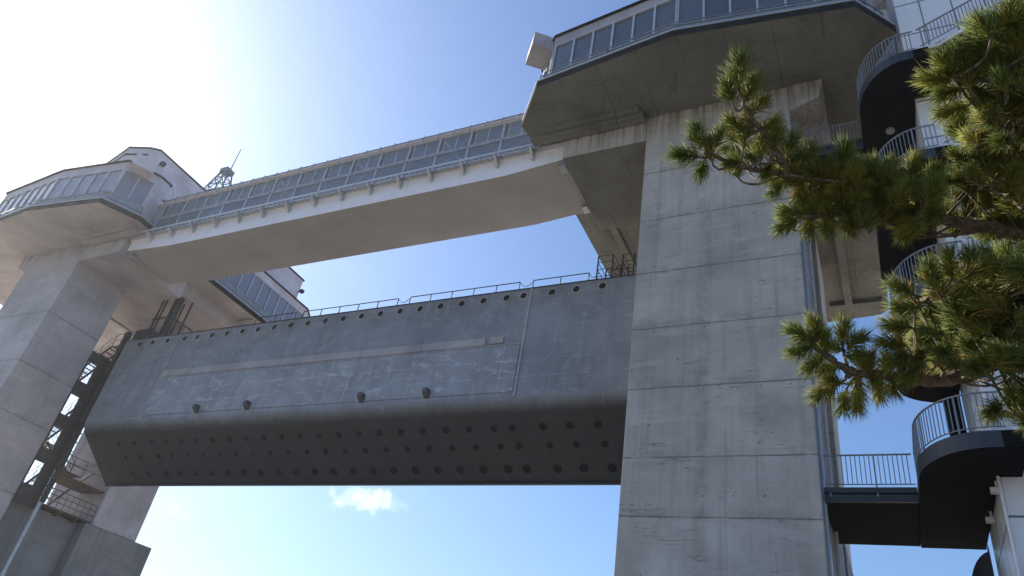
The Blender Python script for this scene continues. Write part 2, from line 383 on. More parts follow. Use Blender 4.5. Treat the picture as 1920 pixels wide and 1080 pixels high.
def empty(name, loc, label, cat, group=None):
    o = bpy.data.objects.new(name, None); col.objects.link(o); o.location = loc; o.empty_display_size = 0.3
    ORG[o.name] = Vector(loc); tag(o, label, cat, group); return o
def tag(o, label=None, cat=None, group=None, kind=None):
    for k, v in (('label', label), ('category', cat), ('group', group), ('kind', kind)):
        if v: o[k] = v
    return o
def copy_to(o, parent, shift):
    c = o.copy(); col.objects.link(c); c.parent = parent
    c.location = o.location + Vector(shift) if parent == o.parent or True else c.location
    ORG[c.name] = ORG[o.name] + Vector(shift)
    return c
def bevel(o, w=0.04, seg=2):
    b = o.modifiers.new('bevel', 'BEVEL'); b.width = w; b.segments = seg; b.limit_method = 'ANGLE'; return o
def lerp(a, b, t): return a + (b - a) * t

# ------------------------------------------------------------------ setting
g = MB(); xs = [-3000, -47.4, -8.3, 3000]; ys = [-3000, 3000]
g.poly([(-8.3, -3000, GZ), (3000, -3000, GZ), (3000, 3000, GZ), (-8.3, 3000, GZ), (-3000, -3000, GZ), (-48.2, -3000, GZ), (-48.2, 3000, GZ), (-3000, 3000, GZ),
        (-8.3, -3000, GZ - 6), (-8.3, 3000, GZ - 6), (-48.2, -3000, GZ - 6), (-48.2, 3000, GZ - 6)],
       [(0, 1, 2, 3), (4, 5, 6, 7), (0, 3, 9, 8), (6, 5, 10, 11), (8, 9, 11, 10)])
tag(g.build('ground', M['ground']), kind='structure')
w = MB(); w.poly([(-48.2, -3000, GZ - 1.2), (-8.3, -3000, GZ - 1.2), (-8.3, 3000, GZ - 1.2), (-48.2, 3000, GZ - 1.2)], [(0, 1, 2, 3)])
tag(w.build('water', M['water']), kind='structure')

b = MB(); b.box(-8.3, 60, 30, 400, GZ, GZ + 0.12); tag(b.build('quay', M['quay']), kind='structure')
b = MB(); b.box(-300, -48.2, 20, 400, GZ, GZ + 0.12); tag(b.build('quay', M['quay']), kind='structure')
# ------------------------------------------------------------------ gate towers
def offset_poly(pts, d):                       # inwards, CCW polygon
    k = len(pts); out = []
    for i in range(k):
        a = Vector(pts[i - 1]); b = Vector(pts[i]); c = Vector(pts[(i + 1) % k])
        e1 = (b - a).normalized(); e2 = (c - b).normalized()
        n1 = Vector((-e1.y, e1.x)); n2 = Vector((-e2.y, e2.x))
        den = e1.x * e2.y - e1.y * e2.x
        if abs(den) < 1e-3: out.append(tuple(b + n1 * d)); continue
        q = (n2 - n1) * d
        t = (q.x * e2.y - q.y * e2.x) / den
        out.append(tuple(b + n1 * d + e1 * t))
    return out

ZS0, ZS1, ZW0, ZW1, ZP = 26.0, 26.38, 27.35, 29.45, 30.12
def tower(mir, label, P, wins, leg_mat, sof_mat, block):
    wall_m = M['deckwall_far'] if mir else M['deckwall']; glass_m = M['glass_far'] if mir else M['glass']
    cx = -4.72
    root = empty('gate_tower', ((mirror_x(cx) if mir else cx), 29, GZ), label, 'gate tower')
    N = lambda: MB(mir)
    b = N(); b.box(-7.8, -1.65, 22.3, 26.3, GZ, 26.0); bevel(b.build('front_leg', leg_mat, root), 0.05)
    b = N(); b.box(-7.8, -1.65, 32.0, 35.7, 9.4, 26.0); bevel(b.build('rear_leg', leg_mat, root), 0.05)
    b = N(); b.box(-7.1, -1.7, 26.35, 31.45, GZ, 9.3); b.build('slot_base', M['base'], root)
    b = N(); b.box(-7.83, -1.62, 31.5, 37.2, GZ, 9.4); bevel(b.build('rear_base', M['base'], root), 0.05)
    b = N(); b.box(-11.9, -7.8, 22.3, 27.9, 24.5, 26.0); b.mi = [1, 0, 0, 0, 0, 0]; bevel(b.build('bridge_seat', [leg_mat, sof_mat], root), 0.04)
    b = N(); b.box(-11.2, -7.8, 27.9, 35.7, 25.2, 26.0); b.box(-7.8, -1.65, 26.3, 32.0, 25.2, 26.0)
    b.box(-11.6, -11.25, 27.9, 35.7, 25.0, 26.0)
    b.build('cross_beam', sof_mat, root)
    b = N(); b.yprism([(-1.65, 24.5), (-0.52, 24.95), (-0.3, 26.0), (-1.65, 26.0)], 22.3, 26.3); b.build('haunch', leg_mat, root)
    # thin ribs under the deck
    for q in ((-13.5, -7.85, 21.75, 22.2, 25.62, 26.0), (-13.3, -8.0, 21.45, 21.68, 25.8, 26.0), (-0.75, -0.35, 26.5, 39.2, 25.45, 26.0), (-1.6, 1.2, 39.25, 39.6, 25.7, 26.0), (-13.2, -11.7, 33.3, 33.45, 25.9, 26.0)):
        b = N(); b.box(*q); b.build('deck_rib', sof_mat, root)
    # the deck
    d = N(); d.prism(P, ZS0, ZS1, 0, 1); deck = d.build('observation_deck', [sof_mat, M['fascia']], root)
    r = N(); r.prism(offset_poly(P, 0.62), ZP - 0.35, ZP - 0.15); r.build('deck_roof', wall_m, deck)
    ring = N(); Po = offset_poly(P, -0.05)
    Pi = offset_poly(P, 0.5); k = len(P)
    for i in range(k):
        j = (i + 1) % k; a = Vector(P[i] + (0,)); c = Vector(P[j] + (0,))
        ring.bar(a + Vector((0, 0, ZS1 + 0.045)), c + Vector((0, 0, ZS1 + 0.045)), 0.035, 4)
    ring.build('drip_edge', M['frame'], deck)
    for i in range(k):
        j = (i + 1) % k
        a = Vector(Pi[i]); c = Vector(Pi[j]); L = (c - a).length
        if L < 0.3: continue
        e = (c - a) / L; nrm = Vector((e.y, -e.x))     # outwards
        cnt, s0, s1 = wins.get(i, (0, 0, 0))
        def quad(bld, u0, u1, z0, z1, d0, d1, mi=0):   # box on the facet; d outwards
            q = [a + e * u0 + nrm * d1, a + e * u1 + nrm * d1, a + e * u1 + nrm * d0, a + e * u0 + nrm * d0]
            bld.prism([(v.x, v.y) for v in q], z0, z1, mi)
        T = 0.16
        wl_ = N()
        if not cnt:
            quad(wl_, 0.0, L, ZS1, ZP, -T, 0)
            wl_.build('deck_wall', wall_m, deck)
        else:
            quad(wl_, 0, L, ZW1, ZP, -T, 0)
            if s0 > 0.02: quad(wl_, 0, s0, ZS1, ZW1, -T, 0)
            if s1 > 0.02: quad(wl_, L - s1, L, ZS1, ZW1, -T, 0)
            wl_.build('deck_wall', wall_m, deck)
            ap = N(); quad(ap, s0, L - s1, ZS1, ZW0 - 0.06, -T, 0.05); quad(ap, s0, L - s1, ZW0 - 0.06, ZW0, -T, 0.1)
            ap.build('sill_panel', M['cladding'], deck)
            pw = (L - s0 - s1) / cnt
            for q in range(cnt):
                u0 = s0 + q * pw; u1 = u0 + pw; fw = 0.045
                f = N()
                quad(f, u0, u0 + fw, ZW0, ZW1, -0.1, 0.03); quad(f, u1 - fw - 0.002, u1 - 0.002, ZW0, ZW1, -0.1, 0.03)
                quad(f, u0 + fw, u1 - fw - 0.002, ZW0, ZW0 + 0.06, -0.1, 0.03); quad(f, u0 + fw, u1 - fw - 0.002, ZW1 - 0.06, ZW1 - 0.002, -0.1, 0.03)
                wdw = f.build('window', M['frame'], deck)
                f = N(); quad(f, u0 + fw, u1 - fw - 0.002, ZW0 + 0.06, ZW1 - 0.06, -0.09, -0.06); 
                # pane is parented to the deck too: thing > part > sub-part is the limit
                f.build('window_pane', glass_m, deck)
            rl = N(); off = 0.34
            for zz in (ZS1 + 0.35, ZS1 + 0.75):
                q0 = a + nrm * off; q1 = c + nrm * off
                rl.bar((q0.x, q0.y, zz), (q1.x, q1.y, zz), 0.028, 6)
            np_ = max(2, int(L / 2.1) + 1)
            for q in range(np_):
                pt = a + e * (0.03 + (L - 0.06) * q / (np_ - 1)) + nrm * off
                rl.bar((pt.x, pt.y, ZS1), (pt.x, pt.y, ZS1 + 0.78), 0.03, 4)
                p2 = pt - nrm * off
                rl.bar((pt.x, pt.y, ZS1 + 0.75), (p2.x, p2.y, ZW0 - 0.03), 0.02, 4)
            rl.build('guard_rail', M['rail'], deck)
    # parapet coping
    cp = N(); Pc = offset_poly(P, 0.44)
    for i in range(k):
        a = Vector(Pc[i]); c = Vector(Pc[(i + 1) % k])
        if (c - a).length > 0.3: cp.bar((a.x, a.y, ZP + 0.03), (c.x, c.y, ZP + 0.03), 0.05, 4)
    cp.build('parapet_coping', M['fascia'], deck)
    # box canopy over the facet beside the bridge
    a = Vector(Pi[1]); c = Vector(Pi[2]); e = (c - a).normalized(); nrm = Vector((e.y, -e.x)); L = (c - a).length
    cb = N(); q = [a + e * 0.55 + nrm * 1.05, a + e * (L - 0.25) + nrm * 1.05, a + e * (L - 0.25) + nrm * 0.02, a + e * 0.55 + nrm * 0.02]
    cb.prism([(v.x, v.y) for v in q], 29.5, 30.4)
    cb.build('box_canopy', wall_m, deck)
    rfx = N(); rfx.box(-9.85, -9.67, 19.45, 19.6, ZP + 0.12, ZP + 0.26); rfx.box(-9.78, -9.74, 19.5, 19.55, ZP - 0.2, ZP + 0.12)
    if not mir: rfx.build('roof_fixture', M['darksteel'], deck)
    # raised machine room
    mb = N(); mb.prism(block, 30.2, 34.55); hs = mb.build('machine_room', wall_m, root)
    rf = N(); rf.prism(offset_poly(block, -0.08), 34.55, 34.67); rf.build('roof_edge', M['fascia'], hs)
    st = N(); Pb = offset_poly(block, -0.03)
    kk = len(block)
    for i in range(kk):
        a = Vector(Pb[i]); c = Vector(Pb[(i + 1) % kk])
        if a.y < 23.2 and c.y < 23.2 and not (a.y > c.y and i < 2): st.bar((a.x, a.y, 33.9), (c.x, c.y, 33.9), 0.05, 4)
    st.build('flashing', M['fascia'], hs)
    xw = block[kk - 1][0] if False else min(p_[0] for p_ in block)
    for yy in (27.0, 33.6, 37.0):
        rv = N(); pts = [(yy + 0.45 * math.cos(t * math.pi / 8), 31.0 + 0.55 * math.sin(t * math.pi / 8)) for t in range(16)]
        rv.xprism(pts[::-1], xw - 0.06, xw - 0.005); rv.build('round_vent', M['darksteel'], hs)
    for (fx, fy, fz) in ((-9.9, 22.7, 33.3), (-10.15, 39.2, 32.9)):
        fl = N(); fl.bar((fx + 0.1, fy, fz), (fx - 0.35, fy, fz + 0.05), 0.035, 6); fl.box(fx - 0.65, fx - 0.3, fy - 0.16, fy + 0.16, fz - 0.12, fz + 0.16)
        fl.build('floodlight', M['darksteel'], hs)
    pp = N(); pp.path([(-13.1, 22.65, 30.75), (-12.55, 23.6, 30.2), (-12.4, 26.0, 28.75)], 0.07, 6); pp.build('drain_pipe', M['white'], deck)
    return root, deck

P_near = [(-13.55, 22.5), (-13.75, 21.1), (-12.1, 19.1), (-5.6, 18.35), (1.2, 19.2), (2.55, 20.85), (1.5, 22.6), (1.5, 40.7), (1.05, 41.15),
          (-5.6, 41.9), (-12.1, 40.9), (-13.55, 38.5), (-13.5, 27.9), (-11.95, 27.9), (-11.95, 22.5)]
wins = {1: (2, 0.15, 0.1), 2: (6, 0.1, 0.03), 3: (6, 0.03, 0.03), 4: (1, 0.1, 0.3), 8: (5, 0.1, 0.1), 9: (5, 0.1, 0.1), 10: (2, 0.1, 0.1), 11: (9, 0.1, 0.6)}
block_n = [(-9.4, 39.6), (-9.4, 23.0), (-8.7, 22.3), (-7.1, 21.7), (-1.9, 22.8), (-1.9, 39.6)]
near, near_deck = tower(False, 'grey concrete gate tower standing closest, its broad front leg filling the middle right', P_near, wins, M['leg'], M['soffit'], block_n)
P_far = [(-13.9, 22.9), (-14.0, 21.4), (-12.75, 19.15), (-6.4, 18.4), (1.3, 18.9), (2.9, 21.4), (9.5, 25.5), (9.5, 38.0), (1.05, 41.15),
         (-5.6, 41.9), (-12.1, 40.9), (-13.55, 38.5), (-13.5, 27.9), (-11.95, 27.9), (-11.95, 22.9)]
wins_f = dict(wins); wins_f[2] = (5, 0.1, 0.03); wins_f[3] = (7, 0.03, 0.03)
block_f = [(-9.75, 39.7), (-9.75, 22.4), (-9.2, 22.0), (-7.4, 21.4), (-1.9, 22.6), (-1.9, 39.7)]
far, far_deck = tower(True, 'glare-paled concrete gate tower at the far side of the channel with its roof house showing', P_far, wins_f, M['leg_far'], M['soffit_far'], block_f)
# web wall between the near legs, strip conduit and downpipe on the near leg's right side
b = MB(); b.box(-4.4, -4.1, 26.35, 31.95, GZ, 25.0); b.build('web_wall', M['leg'], near)
b = MB(); b.box(-1.645, -1.57, 22.75, 23.1, GZ, 25.5); b.build('conduit_cover', M['galv'], near)
b = MB(); b.bar((-1.56, 25.45, GZ), (-1.56, 25.45, 25.0), 0.07, 8); 
for z in range(0, 25, 3): b.box(-1.65, -1.5, 25.36, 25.54, z, z + 0.06)
b.build('downpipe', M['white'], near)

b = MB(); b.box(-0.6, -0.02, 26.5, 27.0, 22.35, 25.45); b.build('hanger_column', M['leg'], near)
# ------------------------------------------------------------------ skybridge
sb = empty('skybridge', (-27.9, 24.7, 25.7), 'white steel covered footbridge with glazed gallery spanning between the two towers', 'footbridge')
XA, XB = -12.0, -43.7
b = MB()
prof = [(XB, 24.85), (-39.4, 24.55), (-15.2, 24.55), (XA, 24.85), (XA, 25.73), (XB, 25.73)]
b.yprism(prof, 22.7, 26.65)
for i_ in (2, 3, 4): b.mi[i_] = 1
bevel(b.build('girder', [M['white_dirty'], M['girder_soffit']], sb), 0.03)
b = MB(); b.box(XB, XA, 22.62, 22.7, 25.62, 25.76); b.build('girder_flange', M['white'], sb)
b = MB(); b.box(-44.2, -11.97, 22.45, 26.9, 25.76, 25.86); b.build('gallery_floor', M['frame'], sb)
b = MB(); b.box(-42.6, -13.3, 22.1, 22.16, 25.68, 25.8)
x = -42.4
while x < -13.4:
    b.box(x, x + 0.06, 22.16, 22.6, 25.70, 25.74); x += 0.39
b.box(-42.6, -13.3, 22.36, 22.40, 25.70, 25.74)
b.build('side_ledge', M['frame'], sb)
BX = [-13.7 - 1.985 * i for i in range(15)]
b = MB(); x0 = 0
b.yprism([(x0 - 0.05, 25.2), (x0 + 0.05, 25.2), (x0 + 0.05, 25.68), (x0 - 0.05, 25.68)], 22.56, 22.62)
b.xprism([(22.14, 25.68), (22.14, 25.58), (22.62, 25.2), (22.7, 25.2), (22.7, 25.615), (22.62, 25.615), (22.62, 25.68)][::1], -0.06, 0.06)
br = b.build('ledge_bracket', M['frame'], sb, loc=(0, 0, 0))
for i, x in enumerate(BX):
    o = br if i == 0 else copy_to(br, sb, (0, 0, 0))
    o.location = Vector((x, 0, 0)) - ORG[sb.name]
YG, YB = 22.5, 26.8
ZF, ZM, ZR = 25.86, 27.02, 28.3
brace = {1 + 1: 1, 5: 1, 8: 1, 11: 1}
for i in range(14):
    xr = BX[i]; xl = BX[i + 1]
    for side, Y in ((0, YG), (1, YB)):
        f = MB()
        s = -1 if side == 0 else 1
        f.box(xr - 0.05, xr + 0.05, Y - 0.05, Y + 0.05, ZF, ZR)                # post
        f.box(xl + 0.05, xr - 0.05, Y - 0.03, Y + 0.03, ZR - 0.09, ZR)
        f.box(xl + 0.05, xr - 0.05, Y - 0.03, Y + 0.03, ZF, ZF + 0.06)
        f.box(xl + 0.05, xr - 0.05, Y - 0.045, Y + 0.045, ZM - 0.035, ZM + 0.035)
        xm = xl + (xr - xl) * 0.56
        f.box(xm - 0.03, xm + 0.03, Y - 0.028, Y + 0.028, ZM + 0.035, ZR - 0.09)
        xq = xl + (xr - xl) * 0.16
        f.box(xq - 0.022, xq + 0.022, Y - 0.024, Y + 0.024, ZM + 0.035, ZR - 0.09)
        wb = f.build('window_bay', M['frame'], sb)
        gq = MB(); gq.box(xl + 0.05, xr - 0.05, Y - 0.008, Y + 0.008, ZF + 0.06, ZM - 0.035)
        gq.box(xq, xr - 0.05, Y - 0.006, Y + 0.006, ZM + 0.035, ZR - 0.09); gq.build('glass_pane', M['clear'], wb)
        if side == 1:
            dk = MB(); dk.box(xl + 0.3, xl + 0.62, Y - 0.18, Y - 0.12, ZF, ZR); dk.build('inner_column', M['darksteel'], wb)
    if i in brace:
        t = MB(); t.bar((xl + 0.1, YG + 0.22, ZF + 0.05), (xr - 0.1, YG + 0.22, ZR - 0.05), 0.06, 4); t.bar((xr - 0.1, YG + 0.33, ZF + 0.05), (xl + 0.1, YG + 0.29, ZR - 0.05), 0.06, 4)
        t.build('cross_brace', M['white'], sb)
    if i % 2 == 0:
        t = MB()
        t.bar((xr - 0.3, 23.1, 26.0), (xr - 0.3, 23.1, 27.3), 0.03, 6); t.bar((xr - 0.3, 26.2, ZF), (xr - 0.3, 26.2, ZR), 0.08, 4)
        t.build('inner_post', M['frame'], sb)
b = MB()
b.xprism([(22.3, 28.3), (22.3, 28.42), (23.2, 28.72), (26.1, 28.72), (27.0, 28.42), (27.0, 28.3)][::-1], -44.3, -11.95)
b.build('gallery_roof', M['white'], sb)
b = MB(); b.bar((-41.7, 22.22, 28.36), (-11.97, 22.22, 28.36), 0.035, 6)
x = -41.5
while x < -12.2:
    b.path([(x, 22.22, 28.36), (x, 22.2, 28.5), (x, 22.45, 28.62)], 0.022, 5); b.bar((x, 22.22, 28.36), (x, 22.24, 28.1), 0.014, 4)
    x += 0.99
b.build('gutter_rail', M['rail'], sb)
b = MB(); b.bar((-41.4, 22.35, 27.0), (-13.3, 22.35, 27.0), 0.03, 6)
for x in BX: 
    b.bar((x, 22.35, 27.0), (x, 22.45, 27.0), 0.018, 4)
b.build('hand_rail', M['galv'], sb)
for xa, xb in ((-13.3, -11.97), (-44.2, -41.5)):
    b = MB(); z = ZF
    while z < ZR - 0.05:
        z1 = min(z + 0.4, ZR); b.box(xa, xb, YG - 0.06, YG + 0.06, z, z1 - 0.02); b.box(xa, xb, YG - 0.035, YG + 0.055, z1 - 0.02, z1); z = z1
    b.build('siding', M['cladding'], sb); b = MB(); b.box(xa, xb, YB - 0.06, YB + 0.06, ZF, ZR); b.build('siding', M['cladding'], sb)
for q in ((-12.35, -11.98, 22.9, 23.4, 24.6, 24.84), (-12.3, -11.98, 26.0, 26.5, 24.6, 24.84), (-43.65, -43.3, 22.9, 23.4, 24.6, 24.84)):
    b = MB(); b.box(*q); b.build('bearing', M['galv'], sb)

# ------------------------------------------------------------------ sluice gate
sg = empty('sluice_gate', (-27.9, 29, 11.65), 'huge weathered blue grey steel gate leaf raised between the towers', 'sluice gate')
GX0, GX1 = -46.4, -9.3
cy, cz, rad = 28.55, 14.85, 1.25
prof = [(27.3, 20.85), (27.3, 17.6), (27.3, 16.0)]
th1 = math.radians(53)
for i in range(13):
    t = th1 * i / 12
    prof.append((cy - rad * math.cos(t), cz - rad * math.sin(t)))
prof += [(30.62, 11.66), (30.7, 11.66), (30.7, 20.85)]
b = MB(); k = len(prof)
b.xprism(prof[::1], GX0, GX1, 0, set(range(2, 15)))
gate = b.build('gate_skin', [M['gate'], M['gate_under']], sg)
b = MB(); b.box(-40.85, -15.2, 27.262, 27.3, 14.86, 17.44); b.build('scoured_plate', M['gate_low'], sg)
b = MB(); b.box(-40.9, -17.2, 27.23, 27.3, 17.56, 18.0); b.box(-16.95, -16.2, 27.235, 27.3, 17.62, 18.02); b.box(-40.9, -15.2, 27.25, 27.3, 17.46, 17.53)
b.build('ledge_band', M['gate_band'], sg)
for q in ((-41.01, -40.89, 27.255, 27.3, 14.6, 20.8), (-15.14, -15.02, 27.25, 27.3, 14.6, 20.8), (-28.52, -28.48, 27.27, 27.3, 18.05, 19.4)):
    b = MB(); b.box(*q); b.build('seam_strip', M['gate_band'], sg)
for q in ((27.28, 27.3, 20.79, 20.86), (30.55, 30.72, 11.58, 11.66)):
    b = MB(); b.box(GX0, GX1, *q); b.build('edge_bar', M['darksteel'], sg)
PX = [-11.21, -12.58, -13.91, -15.5, -16.49] + [-17.85 - 1.335 * i for i in range(17)] + [-40.4, -42.05, -43.5, -44.8]
def ring_mesh(mb, R1, R2, depth, n=20):
    for i in range(n):
        a0 = 2 * math.pi * i / n; a1 = 2 * math.pi * (i + 1) / n
        q = lambda r, a, y: (r * math.cos(a), y, r * math.sin(a))
        mb.poly([q(R1, a0, -depth), q(R1, a1, -depth), q(R2, a1, -depth), q(R2, a0, -depth)], [(0, 1, 2, 3)], 0)
        mb.poly([q(R2, a0, -depth), q(R2, a1, -depth), q(R2, a1, 0), q(R2, a0, 0)], [(0, 1, 2, 3)], 0)
        mb.poly([q(R1, a0, -depth), q(R1, a1, -depth), q(R1, a1, 0.0), q(R1, a0, 0.0)], [(3, 2, 1, 0)], 0)
    mb.poly([(R1 * math.cos(2 * math.pi * i / n), -0.006, R1 * math.sin(2 * math.pi * i / n)) for i in range(n)], [tuple(range(n))], 1)
b = MB(); ring_mesh(b, 0.185, 0.25, 0.03); ph = b.build('porthole', [M['gate_band'], M['black']], sg, loc=(0, 0, 0))
for i, x in enumerate(PX):
    o = ph if i == 0 else copy_to(ph, sg, (0, 0, 0))
    o.location = Vector((x, 27.3, 20.39)) - ORG[sg.name]
# drain holes through the raking underside
pA = Vector((cy - rad * math.cos(th1), cz - rad * math.sin(th1))); pB = Vector((30.62, 11.66))
sl = (pB - pA).normalized(); ang = math.atan2(-sl.y, sl.x)      # slope downwards away
b = MB(); ring_mesh(b, 0.165, 0.195, 0.02); dh = b.build('drain_hole', [M['darksteel'], M['black']], sg, loc=(0, 0, 0))
first = True
for row, yy in enumerate((28.28, 29.05, 30.02)):
    t = (yy - pA.x) / sl.x; zz = pA.y + sl.y * t
    for i, x in enumerate(PX):
        if i >= 25: continue
        o = dh if first else copy_to(dh, sg, (0, 0, 0)); first = False
        o.location = Vector((x + 0.08 + 0.1 * row, yy, zz)) - ORG[sg.name]
        o.rotation_euler = (math.pi / 2 - ang, 0, 0)
        if row == 2: o.scale = (1.25, 1, 1.25)
        if row == 1: o.scale = (0.9, 1, 0.9)
b = MB(); b.box(-0.17, 0.17, -0.42, 0, -0.02, 0.28); b.poly([(-0.17, -0.42, -0.02), (0.17, -0.42, -0.02), (0.17, 0, -0.3), (-0.17, 0, -0.3)], [(3, 2, 1, 0)])
b.poly([(-0.17, -0.42, -0.02), (-0.17, 0, -0.3), (-0.17, 0, -0.02)], [(0, 1, 2)]); b.poly([(0.17, -0.42, -0.02), (0.17, 0, -0.3), (0.17, 0, -0.02)], [(2, 1, 0)])
lug = b.build('fender_lug', M['lug'], sg, loc=(0, 0, 0))
for i, x in enumerate((-36.18, -32.11, -24.0, -19.97)):
    o = lug if i == 0 else copy_to(lug, sg, (0, 0, 0)); o.location = Vector((x, 27.262, 15.0)) - ORG[sg.name]; o.scale = (0.78, 0.78, 0.78)
for xa, xb in ((-35.3, -31.95), (-31.3, -24.15), (-23.3, -16.25), (-15.45, -12.3)):
    b = MB(); Y = 28.0; Z = 20.85
    b.bar((xa, Y, Z + 1.0), (xb, Y, Z + 1.0), 0.03, 6); b.bar((xa, Y, Z + 0.52), (xb, Y, Z + 0.52), 0.022, 6)
    np_ = max(2, round((xb - xa) / 1.45)); 
    for i in range(np_ + 1): 
        xx = lerp(xa, xb, i / np_); b.bar((xx, Y, Z), (xx, Y, Z + 1.0), 0.028, 6)
    b.build('hand_rail', M['darksteel'], sg)
b = MB()
for a, c in (((-24.15), (-23.3)), ((-16.25), (-15.45)), ((-12.3), (-11.75))):
    pts = [(lerp(a, c, t / 6), 28.0, 21.8 - 0.28 * math.sin(math.pi * t / 6)) for t in range(7)]; b.path(pts, 0.012, 4)
b.build('safety_chain', M['darksteel'], sg)
b = MB()
for (xa, xb, ya, yb, h) in ((-11.75, -10.95, 27.7, 28.9, 1.75), (-10.5, -9.9, 27.9, 28.8, 1.8)):
    for xx in (xa, xb):
        for yy in (ya, yb): b.bar((xx, yy, 20.85), (xx, yy, 20.85 + h), 0.028, 4)
    for q in (0.45, 0.9, 1.35, h):
        b.path([(xa, ya, 20.85 + q), (xb, ya, 20.85 + q), (xb, yb, 20.85 + q), (xa, yb, 20.85 + q)], 0.014, 4, cl=True)
b.bar((-10.9, 28.3, 22.3), (-10.5, 28.3, 22.3), 0.025, 4); b.bar((-10.9, 28.3, 21.6), (-10.5, 28.3, 21.6), 0.025, 4)
b.build('ladder_cage', M['darksteel'], sg)
# lifting gear at the far end
b = MB(); b.box(-46.2, -44.6, 27.45, 30.2, 20.85, 21.75); b.box(-44.4, -42.9, 28.2, 30.3, 20.85, 21.3); b.build('lifting_lug', M['darksteel'], sg)
b = MB()
for (xx, yy) in ((-45.7, 28.0), (-45.3, 28.0), (-45.5, 29.5), (-44.2, 29.2)): b.bar((xx, yy, 21.7), (xx, yy, 25.2), 0.07, 8)
b.bar((-44.9, 28.6, 21.7), (-44.9, 28.6, 25.2), 0.22, 4)
b.path([(-46.0, 28.0, 23.0), (-44.0, 28.0, 23.0), (-44.0, 30.0, 23.0)], 0.04, 4)
b.bar((-43.6, 28.5, 21.3), (-42.6, 28.5, 21.8), 0.03, 4)
b.build('lifting_rod', M['darksteel'], sg)

# ------------------------------------------------------------------ far slot: guide frame, stairs, pipe
gf = empty('guide_frame', (-48.0, 27.1, GZ), 'dark steel guide plate with tall openings beside the far end of the gate', 'guide frame')
b = MB(); xa, xb = -48.02, -47.86
wz = [(17.35, 18.82), (14.92, 16.37), (12.62, 14.07), (10.25, 11.72)]
b.box(xa, xb, 26.32 - 0.05, 26.36, 9.0, 19.6); b.box(xa, xb, 27.06, 27.75, 9.0, 19.6)
zz = 9.0
for z0, z1 in sorted(wz): b.box(xa, xb, 26.36, 27.06, zz, z0); zz = z1
b.box(xa, xb, 26.36, 27.06, zz, 19.6)
b.build('guide_plate', M['darksteel'], gf)
b = MB(); b.box(-47.86, -47.5, 27.75, 28.05, 9.5, 22.0); b.build('guide_rail', M['darksteel'], gf)
b = MB(); z = 9.8
while z < 21.8:
    b = MB(); b.box(-47.50, -47.44, 27.5, 28.1, z, z + 0.09); b.build('rung', M['darksteel'], gf); z += 0.62
b = MB(); b.bar((-47.7, 27.85, GZ), (-47.7, 27.85, 11.6), 0.13, 10)
for z in (2, 5, 8, 11): b.bar((-47.7, 27.85, z), (-47.7, 27.85, z + 0.12), 0.16, 10)
b.build('standpipe', M['galv'], gf)

st = empty('steel_staircase', (-50.5, 29, GZ), 'rusty steel service stairs zigzagging inside the slot of the far tower', 'staircase')
def flight(mb, xa, ya, za, xb, yb, zb, wdir, w=0.7, rail=0.95, steps=10, tr=0.02):
    wd = Vector(wdir) * w
    A = Vector((xa, ya, za)); B = Vector((xb, yb, zb))
    for o_ in (Vector((0, 0, 0)), wd):
        mb.bar(A + o_, B + o_, 0.06, 4); mb.bar(A + o_ + Vector((0, 0, rail)), B + o_ + Vector((0, 0, rail)), tr, 5)
        mb.bar(A + o_ + Vector((0, 0, rail / 2)), B + o_ + Vector((0, 0, rail / 2)), tr, 5)
        for i in range(4): q = A.lerp(B, i / 3) + o_; mb.bar(q, q + Vector((0, 0, rail)), tr, 5)
    for i in range(steps):
        q = A.lerp(B, (i + 0.5) / steps); mb.box(min(q.x, q.x + wd.x) - 0.02, max(q.x, q.x + wd.x) + 0.02, min(q.y, q.y + wd.y) - 0.1, max(q.y, q.y + wd.y) + 0.1, q.z - 0.02, q.z + 0.02) if abs(wd.x) > 0 else \
            mb.box(q.x - 0.1, q.x + 0.1, min(q.y, q.y + wd.y), max(q.y, q.y + wd.y), q.z - 0.02, q.z + 0.02)
lv = 9.6
for i in range(5):
    z0 = lv + i * 2.32; b = MB()
    if i % 2 == 0: flight(b, -52.6, 28.25, z0, -49.5, 28.25, z0 + 2.32, (0, 1, 0))
    else: flight(b, -49.5, 29.15, z0, -52.6, 29.15, z0 + 2.32, (0, 1, 0))
    b.build('stair_flight', M['darksteel'], st)
    b = MB(); xx = (-49.4, -48.15) if i % 2 == 0 else (-53.8, -52.6)
    zt = z0 + 2.32; b.box(xx[0], xx[1], 28.2, 29.9, zt - 0.06, zt)
    for h in (0.5, 1.0): b.path([(xx[0], 28.2, zt + h), (xx[1], 28.2, zt + h), (xx[1], 29.9, zt + h)], 0.022, 5)
    for q in ((xx[0], 28.2), (xx[1], 28.2), (xx[1], 29.0), (xx[1], 29.9)): b.bar((q[0], q[1], zt), (q[0], q[1], zt + 1.0), 0.022, 5)
    b.build('stair_landing', M['darksteel'], st)
b = MB(); b.box(-49.9, -48.0, 26.4, 31.9, 9.46, 9.56)
for yy in (26.9, 28.2, 29.5, 30.8): b.box(-49.9, -48.0, yy, yy + 0.12, 9.2, 9.46)
b.build('platform', M['rust'], st)
b = MB()
for h in (0.35, 0.7, 1.05): b.bar((-48.0, 28.2, 9.56 + h), (-48.0, 31.9, 9.56 + h), 0.025, 5)
for i in range(9): yy = 28.2 + i * 0.46; b.bar((-48.0, yy, 9.56), (-48.0, yy, 10.61), 0.022, 5)
b.build('platform_rail', M['rust'], st)
b = MB(); b.box(-50.5, -47.95, 28.4, 31.9, 11.5, 11.6); b.bar((-47.97, 28.4, 12.4), (-47.97, 31.9, 12.4), 0.03, 5); b.bar((-47.97, 28.6, 9.6), (-47.97, 30.4, 12.4), 0.05, 4); b.build('upper_platform', M['rust'], st)

